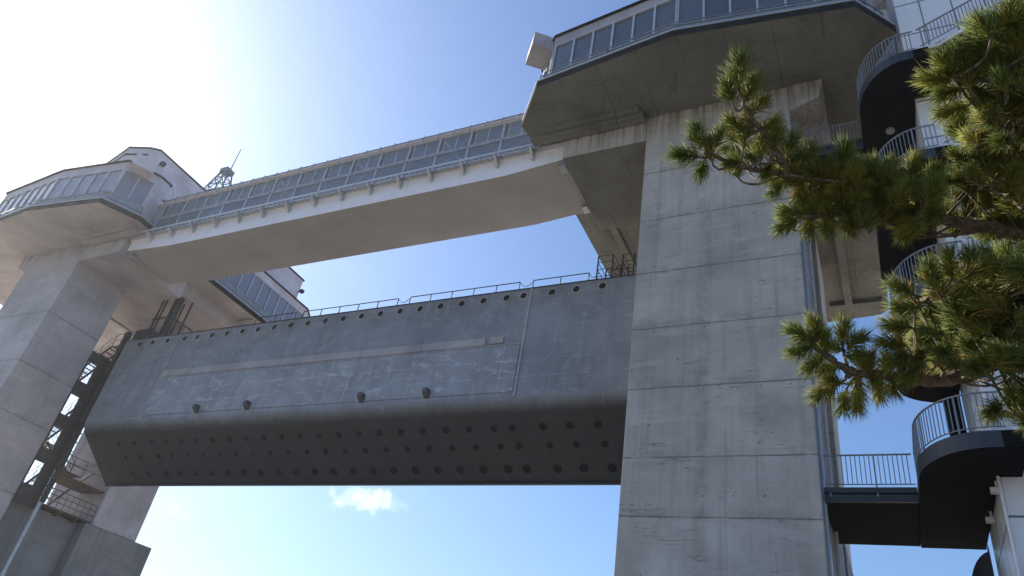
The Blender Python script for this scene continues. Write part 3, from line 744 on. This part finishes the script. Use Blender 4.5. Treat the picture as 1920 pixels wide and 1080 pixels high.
# ------------------------------------------------------------------ lattice mast on the far roof
lm = empty('lattice_mast', (-46.95, 28.6, 34.67), 'slim lattice mast with a whip antenna rising behind the footbridge roof', 'antenna mast')
b = MB(); zb, zt = 34.67, 38.3; wb, wt = 1.0, 0.3; c0 = (-46.95, 28.6)
def cor(i, t):
    w_ = lerp(wb, wt, t); sx = (-1, 1, 1, -1)[i % 4]; sy = (-1, -1, 1, 1)[i % 4]
    return Vector((c0[0] + sx * w_, c0[1] + sy * w_, lerp(zb, zt, t)))
for i in range(4):
    b.bar(cor(i, 0), cor(i, 1), 0.05, 4)
    for q in range(4):
        b.bar(cor(i, q / 4), cor(i + 1, q / 4), 0.03, 4); b.bar(cor(i, q / 4), cor(i + 1, (q + 1) / 4), 0.028, 4)
b.build('lattice', M['rail'], lm)
b = MB(); b.box(c0[0] - 0.42, c0[0] + 0.42, c0[1] - 0.42, c0[1] + 0.42, 38.2, 38.55); b.build('head_platform', M['rail'], lm)
b = MB(); b.bar((c0[0] + 0.3, c0[1], 38.4), (c0[0] + 0.3, c0[1], 41.0), 0.06, 5, r2=0.035); b.build('whip_antenna', M['galv'], lm)

# ------------------------------------------------------------------ stair tower on the right
sx = empty('stair_tower', (2.9, 22, GZ), 'white tiled stair tower with rounded dark landings beside the near gate tower', 'stair tower')
b = MB(); b.box(2.64, 9.5, 20.7, 25.2, GZ, 25.55); b.box(1.9, 9.5, 20.95, 25.9, 30.55, 40); b.box(2.64, 9.5, 20.7, 26.5, 25.55, 30.55); b.box(1.6, 2.64, 23.0, 26.0, 26.0, 30.5); bevel(b.build('core_wall', M['tile'], sx), 0.03)
def rounded(x0, x1, y0, y1, r, n=10):
    pts = []
    for (cx_, cy_, a0) in ((x0 + r[0], y0 + r[1], 180), ):
        for i in range(n + 1):
            t = math.radians(a0 + 90 * i / n); pts.append((cx_ + r[0] * math.cos(t), cy_ + r[1] * math.sin(t)))
    pts.append((x1, y0)); pts.append((x1, y1))
    if r[2]:
        for i in range(n + 1):
            t = math.radians(90 + 90 * i / n); pts.append((x0 + r[2] + r[2] * math.cos(t), y1 - r[3] + r[3] * math.sin(t)))
    else: pts.append((x0, y1))
    return pts
def railing(mb, pts, h=1.02, low=0.12, step=0.125, r=0.013, post=1.15):
    top = [Vector(p_) + Vector((0, 0, h)) for p_ in pts]; bot = [Vector(p_) + Vector((0, 0, low)) for p_ in pts]
    mb.path(top, 0.028, 6); mb.path(bot, 0.018, 5)
    acc = 0.0; pacc = post
    for a, c in zip(pts[:-1], pts[1:]):
        a = Vector(a); c = Vector(c); L = (c - a).length
        if L < 1e-5: continue
        t = -acc
        while t + step <= L + 1e-9:
            t += step
            if t < 0: continue
            q = a.lerp(c, min(1, t / L)); pacc += step
            if pacc >= post: mb.bar(q + Vector((0, 0, -0.25)), q + Vector((0, 0, h)), 0.022, 4); pacc = 0
            else: mb.bar(q + Vector((0, 0, low)), q + Vector((0, 0, h)), r, 4)
        acc = L - t
LZ = (3.75, 8.4, 13.05, 17.7, 22.35)
for li, zt in enumerate(LZ):
    yb = 26.72 if li in (0, 1) else 25.95
    pl = rounded(0.85, 2.62, 18.8, yb, (1.55, 2.0, 0.0 if li in (0, 1) else 1.6, 1.2))
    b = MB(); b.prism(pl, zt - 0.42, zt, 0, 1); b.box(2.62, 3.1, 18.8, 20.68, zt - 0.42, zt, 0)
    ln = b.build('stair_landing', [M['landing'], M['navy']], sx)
    front = [(x_, y_, zt) for x_, y_ in rounded(0.9, 2.62, 18.86, yb, (1.5, 1.95, 0, 0))[:11]]
    ysd = 22.6 if li in (1, 4) else yb - 1.2
    path = [(0.9, ysd, zt)] + front + [(2.75, 18.86, zt)]
    b = MB(); railing(b, path); b.build('landing_rail', M['rail'], ln)
    # flight rising to the right in front of the core
    A = Vector((2.9, 18.86, zt)); B = Vector((5.5, 18.86, zt + 1.55 if li < 4 else zt + 1.3))
    b = MB()
    dz = B.z - A.z
    b.yprism([(A.x, A.z - 0.42), (B.x, B.z - 0.42), (B.x, B.z), (A.x, A.z)], 18.95, 20.6, 0)
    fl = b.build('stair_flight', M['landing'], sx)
    b = MB(); b.yprism([(A.x - 0.05, A.z - 0.02), (A.x + 0.5, A.z - 0.02), (B.x, B.z - 0.14), (B.x, B.z + 0.1), (A.x + 0.5, A.z + 0.1), (A.x - 0.05, A.z + 0.1)], 18.86, 18.94, 0)
    b.build('stringer', M['white'], fl)
    b = MB(); railing(b, [A + Vector((0, 0.06, 0.1)), B + Vector((0, 0.06, 0.1))]); b.build('flight_rail', M['rail'], fl)
    b = MB(); b.prism([(5.5, 18.9), (8.8, 18.9), (8.8, 20.68), (5.5, 20.68)], B.z - 0.42, B.z, 0); ml = b.build('mid_landing', M['landing'], sx)
    b = MB(); b.box(5.5, 8.8, 18.82, 18.9, B.z - 0.14, B.z + 0.1); b.build('stringer', M['white'], ml)
    b = MB(); railing(b, [B + Vector((0, 0.06, 0.1)), Vector((8.8, 18.92, B.z + 0.1))]); b.build('flight_rail', M['rail'], ml)
    # wall behind the landing
b = MB(); b.box(2.2, 2.6, 25.25, 26.4, 9.0, 25.4); b.build('back_wall', M['landing'], sx)
for (x_, y_, z_) in ((1.8, 21.95, 21.93), (1.8, 21.9, 17.28), (1.8, 22.0, 12.63)):
    b = MB(); b.bar((x_, y_, z_), (x_, y_, z_ - 0.09), 0.15, 16); b.build('ceiling_lamp', M['lampglass'], sx)
b = MB()
for (y_, z_) in ((20.95, 7.9), (23.2, 7.9)): b.bar((2.55, y_, 7.98), (2.55, y_, 7.8), 0.03, 6); b.box(2.4, 2.6, y_ - 0.08, y_ + 0.08, 7.66, 7.8)
b.build('cctv_camera', M['white'], sx)  # small CCTV cameras hung under the lower landing
b = MB(); b.bar((2.58, 20.62, GZ), (2.58, 20.62, 8.0), 0.04, 8); b.build('downpipe', M['white'], sx)
b = MB(); pts = [(2.62, 1.0), (1.95, 1.0), (1.95, 6.3)] + [(2.75 - 0.8 * math.cos(math.radians(a)) , 6.3 + 1.45 * math.sin(math.radians(a))) for a in range(10, 81, 10)] + [(2.62, 7.95)]
b.yprism(pts[::-1], 26.0, 26.5); b.build('curved_fin', M['navy'], sx)

def walkway(name, label, x0, x1, y0, y1, zt, soff):
    r = empty(name, ((x0 + x1) / 2, y0, zt), label, 'walkway', None)
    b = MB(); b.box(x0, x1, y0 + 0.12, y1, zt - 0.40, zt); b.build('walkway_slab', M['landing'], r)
    b = MB(); b.box(x0, x1, y0, y0 + 0.12, zt - 0.14, zt + 0.02); b.box(x0, x1, y0 + 0.03, y0 + 0.12, zt - 0.4, zt - 0.18); b.build('edge_beam', M['navy'], r)
    b = MB(); railing(b, [(x0 + 0.05, y0 + 0.03, zt), (x1 - 0.02, y0 + 0.03, zt)]); b.build('walkway_rail', M['rail'] , r)
    return r
walkway('access_walkway', 'lower dark walkway linking the near tower leg to the stair landing', -1.6, 0.84, 22.6, 26.7, 8.42, 0)
w4 = walkway('access_walkway', 'upper dark walkway under the near deck linking tower and stair landing', -1.3, 0.84, 22.55, 24.6, 22.36, 0)
b = MB(); b.yprism([(-1.1, 22.4), (-0.75, 22.4), (0.55, 23.75), (0.2, 23.75)], 24.7, 25.6); b.build('short_stair', M['landing'], w4)
b = MB(); railing(b, [(-0.7, 24.66, 22.38), (0.4, 24.66, 23.5)], h=0.6, low=0.0); b.build('short_rail', M['white'], w4)

# ------------------------------------------------------------------ pine tree
import numpy as np
rng = np.random.default_rng(7); random.seed(7)
F = 1358.0
def ray(px, py, dist):
    v = ((px - 960) / F, (py - 540) / F, 1.0)
    w_ = Vector((sum(a * b_ for a, b_ in zip(ROWX, v)), sum(a * b_ for a, b_ in zip(ROWY, v)), sum(a * b_ for a, b_ in zip(ROWZ, v))))
    return w_.normalized() * dist
pt = empty('pine_tree', ray(2330, 900, 3.9) * 1.0, 'black pine with long needle tufts reaching in from the right', 'tree')
pt.location.z = GZ; ORG[pt.name] = Vector(pt.location)
def tube(mb, pts, r0, r1, n=8):
    pts = [Vector(p_) for p_ in pts]; rings = []
    u = None; k = len(pts)
    for i, p_ in enumerate(pts):
        d = (pts[min(i + 1, k - 1)] - pts[max(i - 1, 0)]).normalized()
        if u is None: u = d.orthogonal().normalized()
        u = (u - d * u.dot(d)).normalized(); w_ = d.cross(u); r = lerp(r0, r1, i / (k - 1)) * (1 + 0.12 * random.uniform(-1, 1))
        rings.append([p_ + (u * math.cos(2 * math.pi * q / n) + w_ * math.sin(2 * math.pi * q / n)) * r for q in range(n)])
    vs = [v for rg in rings for v in rg]; fs = []
    for i in range(k - 1):
        for q in range(n): fs.append((i * n + q, i * n + (q + 1) % n, (i + 1) * n + (q + 1) % n, (i + 1) * n + q))
    fs.append(tuple(reversed(range(n)))); fs.append(tuple(range((k - 1) * n, k * n)))
    mb.poly(vs, fs, 0, True)
def smooth_pts(pts, sub=5, jit=0.0):
    out = []; k = len(pts)
    for i in range(k - 1):
        p0 = pts[max(i - 1, 0)]; p1 = pts[i]; p2 = pts[i + 1]; p3 = pts[min(i + 2, k - 1)]
        for s in range(sub):
            t = s / sub
            q = 0.5 * ((2 * p1) + (p2 - p0) * t + (2 * p0 - 5 * p1 + 4 * p2 - p3) * t * t + (3 * p1 - p0 - 3 * p2 + p3) * t ** 3)
            out.append(q + Vector([random.uniform(-jit, jit) for _ in range(3)]))
    out.append(pts[-1]); return out
trunk_base = Vector(pt.location)
tk = [trunk_base, ray(2300, 900, 3.75), ray(2240, 600, 3.7), ray(2210, 300, 3.7), ray(2190, 0, 3.8)]
b = MB(); tpts = smooth_pts(tk, 6, 0.012); tube(b, tpts, 0.17, 0.06, 12); b.build('trunk', M['bark'], pt)
limbs = {
 'A': ([(2240, 560, 3.7), (2080, 470, 3.5), (1920, 440, 3.35), (1790, 415, 3.25), (1690, 395, 3.15), (1600, 365, 3.1), (1520, 335, 3.05), (1440, 325, 3.0), (1380, 310, 2.95), (1320, 285, 2.92)], 0.030, 0.006),
 'A2': ([(1480, 330, 3.02), (1455, 290, 3.0), (1425, 245, 2.98), (1400, 205, 2.96), (1386, 160, 2.95)], 0.014, 0.006),
 'A3': ([(1640, 380, 3.12), (1590, 400, 3.08), (1540, 405, 3.05), (1505, 405, 3.02)], 0.013, 0.006),
 'B': ([(2260, 700, 3.7), (2080, 690, 3.5), (1940, 640, 3.35), (1850, 690, 3.25), (1760, 715, 3.2), (1680, 705, 3.15), (1620, 700, 3.12), (1580, 690, 3.1), (1550, 665, 3.08), (1520, 645, 3.05)], 0.036, 0.009),
 'B2': ([(1593, 712, 3.11), (1590, 690, 3.1), (1584, 665, 3.1), (1580, 645, 3.1)], 0.007, 0.005),
 'C': ([(2210, 300, 3.7), (2080, 260, 3.5), (1960, 230, 3.3), (1870, 190, 3.2), (1820, 165, 3.15), (1785, 140, 3.1)], 0.036, 0.009),
 'D': ([(2200, 150, 3.7), (2050, 120, 3.5), (1950, 90, 3.35), (1890, 70, 3.3)], 0.03, 0.009),
 'E': ([(2230, 450, 3.7), (2080, 370, 3.6), (1950, 340, 3.5), (1850, 320, 3.45), (1790, 300, 3.4)], 0.034, 0.009),
 'G': ([(2240, 560, 3.7), (2060, 570, 3.6), (1930, 560, 3.5), (1830, 560, 3.4), (1750, 565, 3.3), (1700, 560, 3.25)], 0.034, 0.009),
 'H': ([(2290, 850, 3.7), (2100, 830, 3.5), (1980, 800, 3.4), (1900, 780, 3.35), (1850, 775, 3.3)], 0.028, 0.009),
}
LP = {}; LB = {}
for nm, (pp_, r0, r1) in limbs.items():
    pts = smooth_pts([ray(*q) for q in pp_], 5, 0.006); LP[nm] = pts
    LB[nm] = MB(); tube(LB[nm], pts, r0, r1, 8)

# tufts: (px, py, dist, limb, size, old-needle share, shoot direction in the picture)
T = []
def tf(px, py, d, lb, s=1.0, old=0.06, dr=None): T.append((px, py, d, lb, s, old, dr))
# twig A
tf(1384, 138, 2.95, 'A2', 1.15, 0.03, (0, -1)); tf(1405, 172, 2.96, 'A2', 1.0, .05, (.4, -1)); tf(1368, 176, 2.95, 'A2', .85, .05, (-.5, -1))
tf(1420, 200, 2.97, 'A2', .85, .25, (.5, -.6)); tf(1402, 222, 2.97, 'A2', .7, .7, (0, -1)); tf(1382, 236, 2.97, 'A2', .8, .35, (-.7, -.4)); tf(1436, 236, 2.99, 'A2', .8, .2, (.8, -.3))
tf(1308, 262, 2.93, 'A', 1.0, .1, (-.3, -1)); tf(1292, 292, 2.92, 'A', 1.05, .1, (-1, .1)); tf(1332, 286, 2.93, 'A', .9, .5, (-.2, -.8)); tf(1345, 262, 2.95, 'A', .8, .1, (.3, -1)); tf(1318, 312, 2.94, 'A', .8, .2, (-.3, .8))
tf(1396, 262, 2.97, 'A', .95, .1, (.1, -1)); tf(1425, 282, 2.99, 'A', 1.0, .06, (.2, -.8)); tf(1380, 306, 2.96, 'A', .8, .2, (-.3, .2)); tf(1452, 268, 3.0, 'A', .9, .1, (.2, -1)); tf(1480, 280, 3.02, 'A', .95, .1, (.4, -1))
tf(1440, 316, 3.0, 'A', .8, .3, (-.2, .6)); tf(1470, 318, 3.02, 'A', .9, .05, (0, .3)); tf(1510, 302, 3.04, 'A', .9, .02, (.5, -.6)); tf(1500, 350, 3.03, 'A', .8, .4, (-.2, .8)); tf(1460, 350, 3.0, 'A', .75, .05, (-.6, .8))
tf(1495, 400, 3.03, 'A3', 1.0, .15, (-1, 0)); tf(1480, 420, 3.02, 'A3', .85, .1, (-.8, .6)); tf(1525, 392, 3.04, 'A3', .9, .08, (0, -1)); tf(1518, 418, 3.04, 'A3', .85, .25, (-.2, 1)); tf(1556, 392, 3.06, 'A3', .9, .05, (0, -1)); tf(1550, 416, 3.05, 'A3', .85, .15, (0, 1))
tf(1584, 388, 3.07, 'A3', .9, .1, (.2, -1)); tf(1590, 412, 3.08, 'A3', .95, .1, (.1, 1)); tf(1622, 400, 3.1, 'A3', .85, .3, (.3, .8)); tf(1612, 382, 3.1, 'A3', .8, .2, (.3, -.5)); tf(1540, 360, 3.05, 'A', .8, .3, (0, .4))
tf(1582, 298, 3.08, 'A', 1.05, .04, (0, -1)); tf(1560, 325, 3.08, 'A', .9, .25, (-.4, -.5)); tf(1606, 322, 3.1, 'A', .9, .1, (.4, -.6)); tf(1640, 322, 3.12, 'A', .9, .12, (0, -1)); tf(1665, 330, 3.14, 'A', .8, .4, (.1, -1))
tf(1712, 322, 3.18, 'A', 1.0, .05, (.1, -1)); tf(1690, 352, 3.16, 'A', .9, .1, (-.4, -.7)); tf(1742, 340, 3.2, 'A', .9, .2, (.4, -.8)); tf(1590, 350, 3.08, 'A', .85, .3, (0, .2)); tf(1640, 360, 3.11, 'A', .9, .2, (.1, .2)); tf(1540, 330, 3.05, 'A', .8, .1, (-.2, -.8))
tf(1700, 425, 3.16, 'A', .95, .1, (-.4, .9)); tf(1690, 400, 3.15, 'A', .8, .1, (-.3, .7)); tf(1665, 385, 3.13, 'A', .85, .1, (-.2, .6))
for lo_, hi_, n_ in (((1450, 285), (1520, 350), 9), ((1500, 320), (1660, 385), 22), ((1640, 330), (1760, 400), 20), ((1480, 385), (1640, 425), 12), ((1670, 395), (1760, 430), 8), ((1370, 255), (1470, 320), 8)):
    for _ in range(n_): tf(random.uniform(lo_[0], hi_[0]), random.uniform(lo_[1], hi_[1]), random.uniform(3.02, 3.25), 'A', random.uniform(.75, .95), random.choice((.02, .1, .4)), (random.uniform(-.6, .3), random.uniform(-1, .3)))
# low branch B
tf(1512, 632, 3.05, 'B', 1.1, .03, (-1, -.4)); tf(1530, 622, 3.05, 'B', 1.0, .03, (-.3, -1)); tf(1508, 655, 3.05, 'B', .95, .03, (-1, .4)); tf(1545, 650, 3.07, 'B', .95, .03, (0, -.5)); tf(1532, 678, 3.07, 'B', .95, .05, (-.7, .6))
tf(1580, 630, 3.1, 'B2', 1.05, .02, (0, -1)); tf(1600, 645, 3.1, 'B2', .95, .03, (.8, -.4)); tf(1566, 652, 3.1, 'B2', .9, .03, (-.8, -.2)); tf(1596, 668, 3.1, 'B2', .8, .05, (.6, .3)); tf(1560, 690, 3.09, 'B', .85, .05, (-.4, .4))
tf(1552, 732, 3.08, 'B', 1.0, .25, (-.8, .6)); tf(1570, 716, 3.09, 'B', .9, .2, (-.6, 0)); tf(1585, 746, 3.1, 'B', .9, .1, (-.3, 1)); tf(1610, 745, 3.11, 'B', .95, .15, (0, 1)); tf(1608, 716, 3.11, 'B', .85, .1, (0, .5)); tf(1630, 690, 3.12, 'B', 1.0, .05, (0, -1))
tf(1648, 728, 3.13, 'B', .85, .05, (.2, 1)); tf(1660, 690, 3.14, 'B', .9, .1, (0, -.8)); tf(1636, 712, 3.12, 'B', .85, .1, (0, .3)); tf(1672, 715, 3.15, 'B', .85, .1, (0, .6)); tf(1618, 682, 3.11, 'B', .8, .1, (-.3, -.8))
# the mass on the right: scattered inside its outline
def inside(px, py, poly):
    c = False; j = len(poly) - 1
    for i in range(len(poly)):
        if (poly[i][1] > py) != (poly[j][1] > py) and px < (poly[j][0] - poly[i][0]) * (py - poly[i][1]) / (poly[j][1] - poly[i][1]) + poly[i][0]: c = not c
        j = i
    return c
regions = [
 (('C', 'D'), [(1770, 120), (1800, 100), (1850, 55), (1885, 40), (1940, 10), (2050, 20), (2050, 215), (1900, 215), (1830, 205), (1790, 180), (1768, 150)], 44, 3.0, 3.5, .1),
 (('E', 'C'), [(1780, 215), (1830, 195), (2050, 200), (2050, 380), (1900, 390), (1830, 360), (1800, 290), (1785, 250)], 50, 3.05, 3.6, .18),
 (('A', 'E'), [(1700, 350), (1800, 325), (1900, 360), (2050, 380), (2050, 460), (1900, 450), (1800, 430), (1740, 410)], 40, 3.3, 3.9, .03),
 (('G',), [(1745, 560), (1770, 530), (1810, 505), (1860, 490), (1920, 480), (2050, 490), (2050, 590), (1900, 600), (1790, 600), (1750, 590)], 40, 3.0, 3.6, .14),
 (('B', 'G'), [(1740, 600), (1780, 590), (1900, 600), (2050, 600), (2050, 690), (1900, 690), (1800, 705), (1745, 695), (1712, 670), (1712, 630)], 54, 3.0, 3.6, .16),
 (('H', 'B'), [(1870, 740), (1910, 730), (2050, 710), (2050, 800), (1920, 790), (1870, 780), (1855, 765)], 16, 3.1, 3.4, .1),
]
for lbs, poly, cnt, d0, d1, old in regions:
    got = 0; tries = 0; placed = []
    x0 = min(q[0] for q in poly); x1 = max(q[0] for q in poly); y0 = min(q[1] for q in poly); y1 = max(q[1] for q in poly)
    cnt = int(cnt * 1.6)
    while got < cnt and tries < 5000:
        tries += 1; px = random.uniform(x0, x1); py = random.uniform(y0, y1)
        if not inside(px, py, poly): continue
        if any((px - a) ** 2 + (py - c) ** 2 < 12 ** 2 for a, c in placed): continue
        placed.append((px, py)); got += 1
        tf(px, py, random.uniform(d0, d1), random.choice(lbs), random.uniform(.7, 1.2), old * random.choice((.2, 1, 2.2)), (random.uniform(-.8, .25), random.uniform(-1, .45)))
for q in ((1775, 128, 1.05, (-.7, -1)), (1802, 118, 1.1, (-.2, -1)), (1762, 150, 1.0, (-1, 0)), (1842, 70, 1.1, (-.5, -1)), (1870, 50, 1.05, (0, -1)), (1835, 95, .95, (-1, -.2)), (1860, 120, 1.0, (-.3, -1)), (1905, 90, 1.1, (-.1, -1)), (1790, 205, .95, (-1, .4)), (1896, 30, 1.05, (.1, -1)), (1815, 150, 1.0, (0, -1)), (1785, 172, 1.0, (-.7, .4)), (1880, 150, 1., (-.2, -1))):
    tf(q[0], q[1], 3.1, 'D' if q[1] < 110 and q[0] > 1825 else 'C', q[2], .08, q[3])
for q in ((1700, 545, (-1, -.4)), (1710, 575, (-1, .2)), (1745, 520, (-.4, -1)), (1782, 500, (-.2, -1)), (1690, 612, (-1, 0)), (1680, 645, (-1, 0)), (1690, 672, (-1, .5)), (1722, 690, (-.4, .6)), (1820, 500, (0, -1)), (1760, 545, (-.3, -1))):
    tf(q[0], q[1], 3.08, 'G' if q[1] < 600 else 'B', 1.0, .22, q[2])

camR = Vector((ROWX[0], ROWY[0], ROWZ[0])); camD = Vector((ROWX[1], ROWY[1], ROWZ[1])); camF = Vector((ROWX[2], ROWY[2], ROWZ[2]))
NV = {}; 
def need(lb):
    if lb not in NV: NV[lb] = ([], [])
    return NV[lb]
tw = LB
for (px, py, d, lb, s, old, dr) in T:
    P0 = ray(px, py, d)
    if dr is None: dr = (random.uniform(-.6, .6), random.uniform(-1, .2))
    ax = camR * dr[0] + camD * dr[1] + camF * random.uniform(-.55, .35) + Vector((0, 0, 0.2))
    ax.normalize()
    L = 0.075 * s                                   # shoot length
    base = P0 - ax * L * 0.55; tip = P0 + ax * L * 0.45
    # twig back to the limb
    near_p = min(LP[lb], key=lambda q: (q - base).length + (0.25 if (q - base).dot(ax) > 0 else 0))
    if (near_p - base).length > 0.03:
        mb = tw.setdefault(lb, MB())
        mid = near_p.lerp(base, 0.6) - ax * 0.02 + Vector((0, 0, -0.012))
        tube(mb, smooth_pts([near_p, mid, base, base + ax * L * 0.9], 3, 0.002), 0.0055, 0.003, 5)
    nn = int(225 * s)
    t = rng.random(nn) ** 0.8
    u = ax.orthogonal().normalized(); w_ = ax.cross(u)
    A = np.array(ax); U = np.array(u); Wv = np.array(w_)
    root = np.array(base)[None] + A[None] * (t * L)[:, None]
    phi = rng.random(nn) * 2 * np.pi
    spread = np.radians(58 - 36 * t + rng.normal(0, 8, nn))
    rad_ = np.cos(phi)[:, None] * U + np.sin(phi)[:, None] * Wv
    dirn = np.cos(spread)[:, None] * A + np.sin(spread)[:, None] * rad_
    ln = (0.063 + 0.025 * rng.random(nn)) * s
    bend = rng.normal(0, 0.08, (nn, 3)); bend[:, 2] -= 0.05
    tipv = root + (dirn + bend) * ln[:, None]
    midv = root + (dirn + bend * 0.25) * (ln * 0.5)[:, None]
    side = np.cross(dirn, rng.normal(0, 1, (nn, 3))); side /= np.linalg.norm(side, axis=1)[:, None]
    oth = np.cross(dirn, side)
    wd = 0.0012
    v = np.stack([root + side * wd, root - side * wd * 0.5 + oth * wd * 0.86, root - side * wd * 0.5 - oth * wd * 0.86,
                  midv + side * wd, midv - side * wd * 0.5 + oth * wd * 0.86, midv - side * wd * 0.5 - oth * wd * 0.86, tipv], 1)
    isold = rng.random(nn) < old * (1.1 - 1.1 * t)
    need(lb)[0].append(v); need(lb)[1].append(isold)
    tw.setdefault(lb, MB()).bar(tip - ax * 0.012, tip + ax * 0.02 * s, 0.0045, 6, 1, r2=0.0015)
FT = np.array([[0, 1, 4, 3], [1, 2, 5, 4], [2, 0, 3, 5]]); FT3 = np.array([[3, 4, 6], [4, 5, 6], [5, 3, 6]])
org = np.array(ORG[pt.name])
for lb, (vl, ol) in NV.items():
    V = np.concatenate(vl); O = np.concatenate(ol); k = len(V)
    me = bpy.data.meshes.new('crown')
    off = (np.arange(k) * 7)[:, None, None]
    quads = (FT[None] + off).reshape(-1, 4); tris = (FT3[None] + off).reshape(-1, 3)
    nv = k * 7; nq = len(quads); nt = len(tris)
    me.vertices.add(nv); me.vertices.foreach_set('co', (V.reshape(-1, 3) - org).ravel())
    me.loops.add(nq * 4 + nt * 3); me.loops.foreach_set('vertex_index', np.concatenate([quads.ravel(), tris.ravel()]))
    me.polygons.add(nq + nt)
    me.polygons.foreach_set('loop_start', np.concatenate([np.arange(nq) * 4, nq * 4 + np.arange(nt) * 3]))
    me.polygons.foreach_set('material_index', np.concatenate([np.repeat(O, 3), np.repeat(O, 3)]).astype(np.int32))
    me.materials.append(M['needle']); me.materials.append(M['needle_old'])
    me.update(calc_edges=True); me.validate()
    o = bpy.data.objects.new('crown', me); col.objects.link(o); o.parent = pt
for kx, mb in tw.items():
    mb.build('limb', [M['bark'], M['bud']], pt)

# ------------------------------------------------------------------ haze
hz = MB(); hz.box(-90, 40, -12, 90, GZ - 3, 48)  # air volume added to imitate the veiling glare over the far side
hm = bpy.data.materials.new('glare_haze_air'); hm.use_nodes = True; hm.node_tree.nodes.clear()
ho = hm.node_tree.nodes.new('ShaderNodeOutputMaterial'); hv = hm.node_tree.nodes.new('ShaderNodeVolumePrincipled')
hv.inputs['Color'].default_value = (0.95, 0.96, 1.0, 1); hv.inputs['Density'].default_value = 0.00032; hv.inputs['Anisotropy'].default_value = 0.6
hm.node_tree.links.new(hv.outputs[0], ho.inputs['Volume'])
tag(hz.build('glare_haze', hm), kind='stuff')
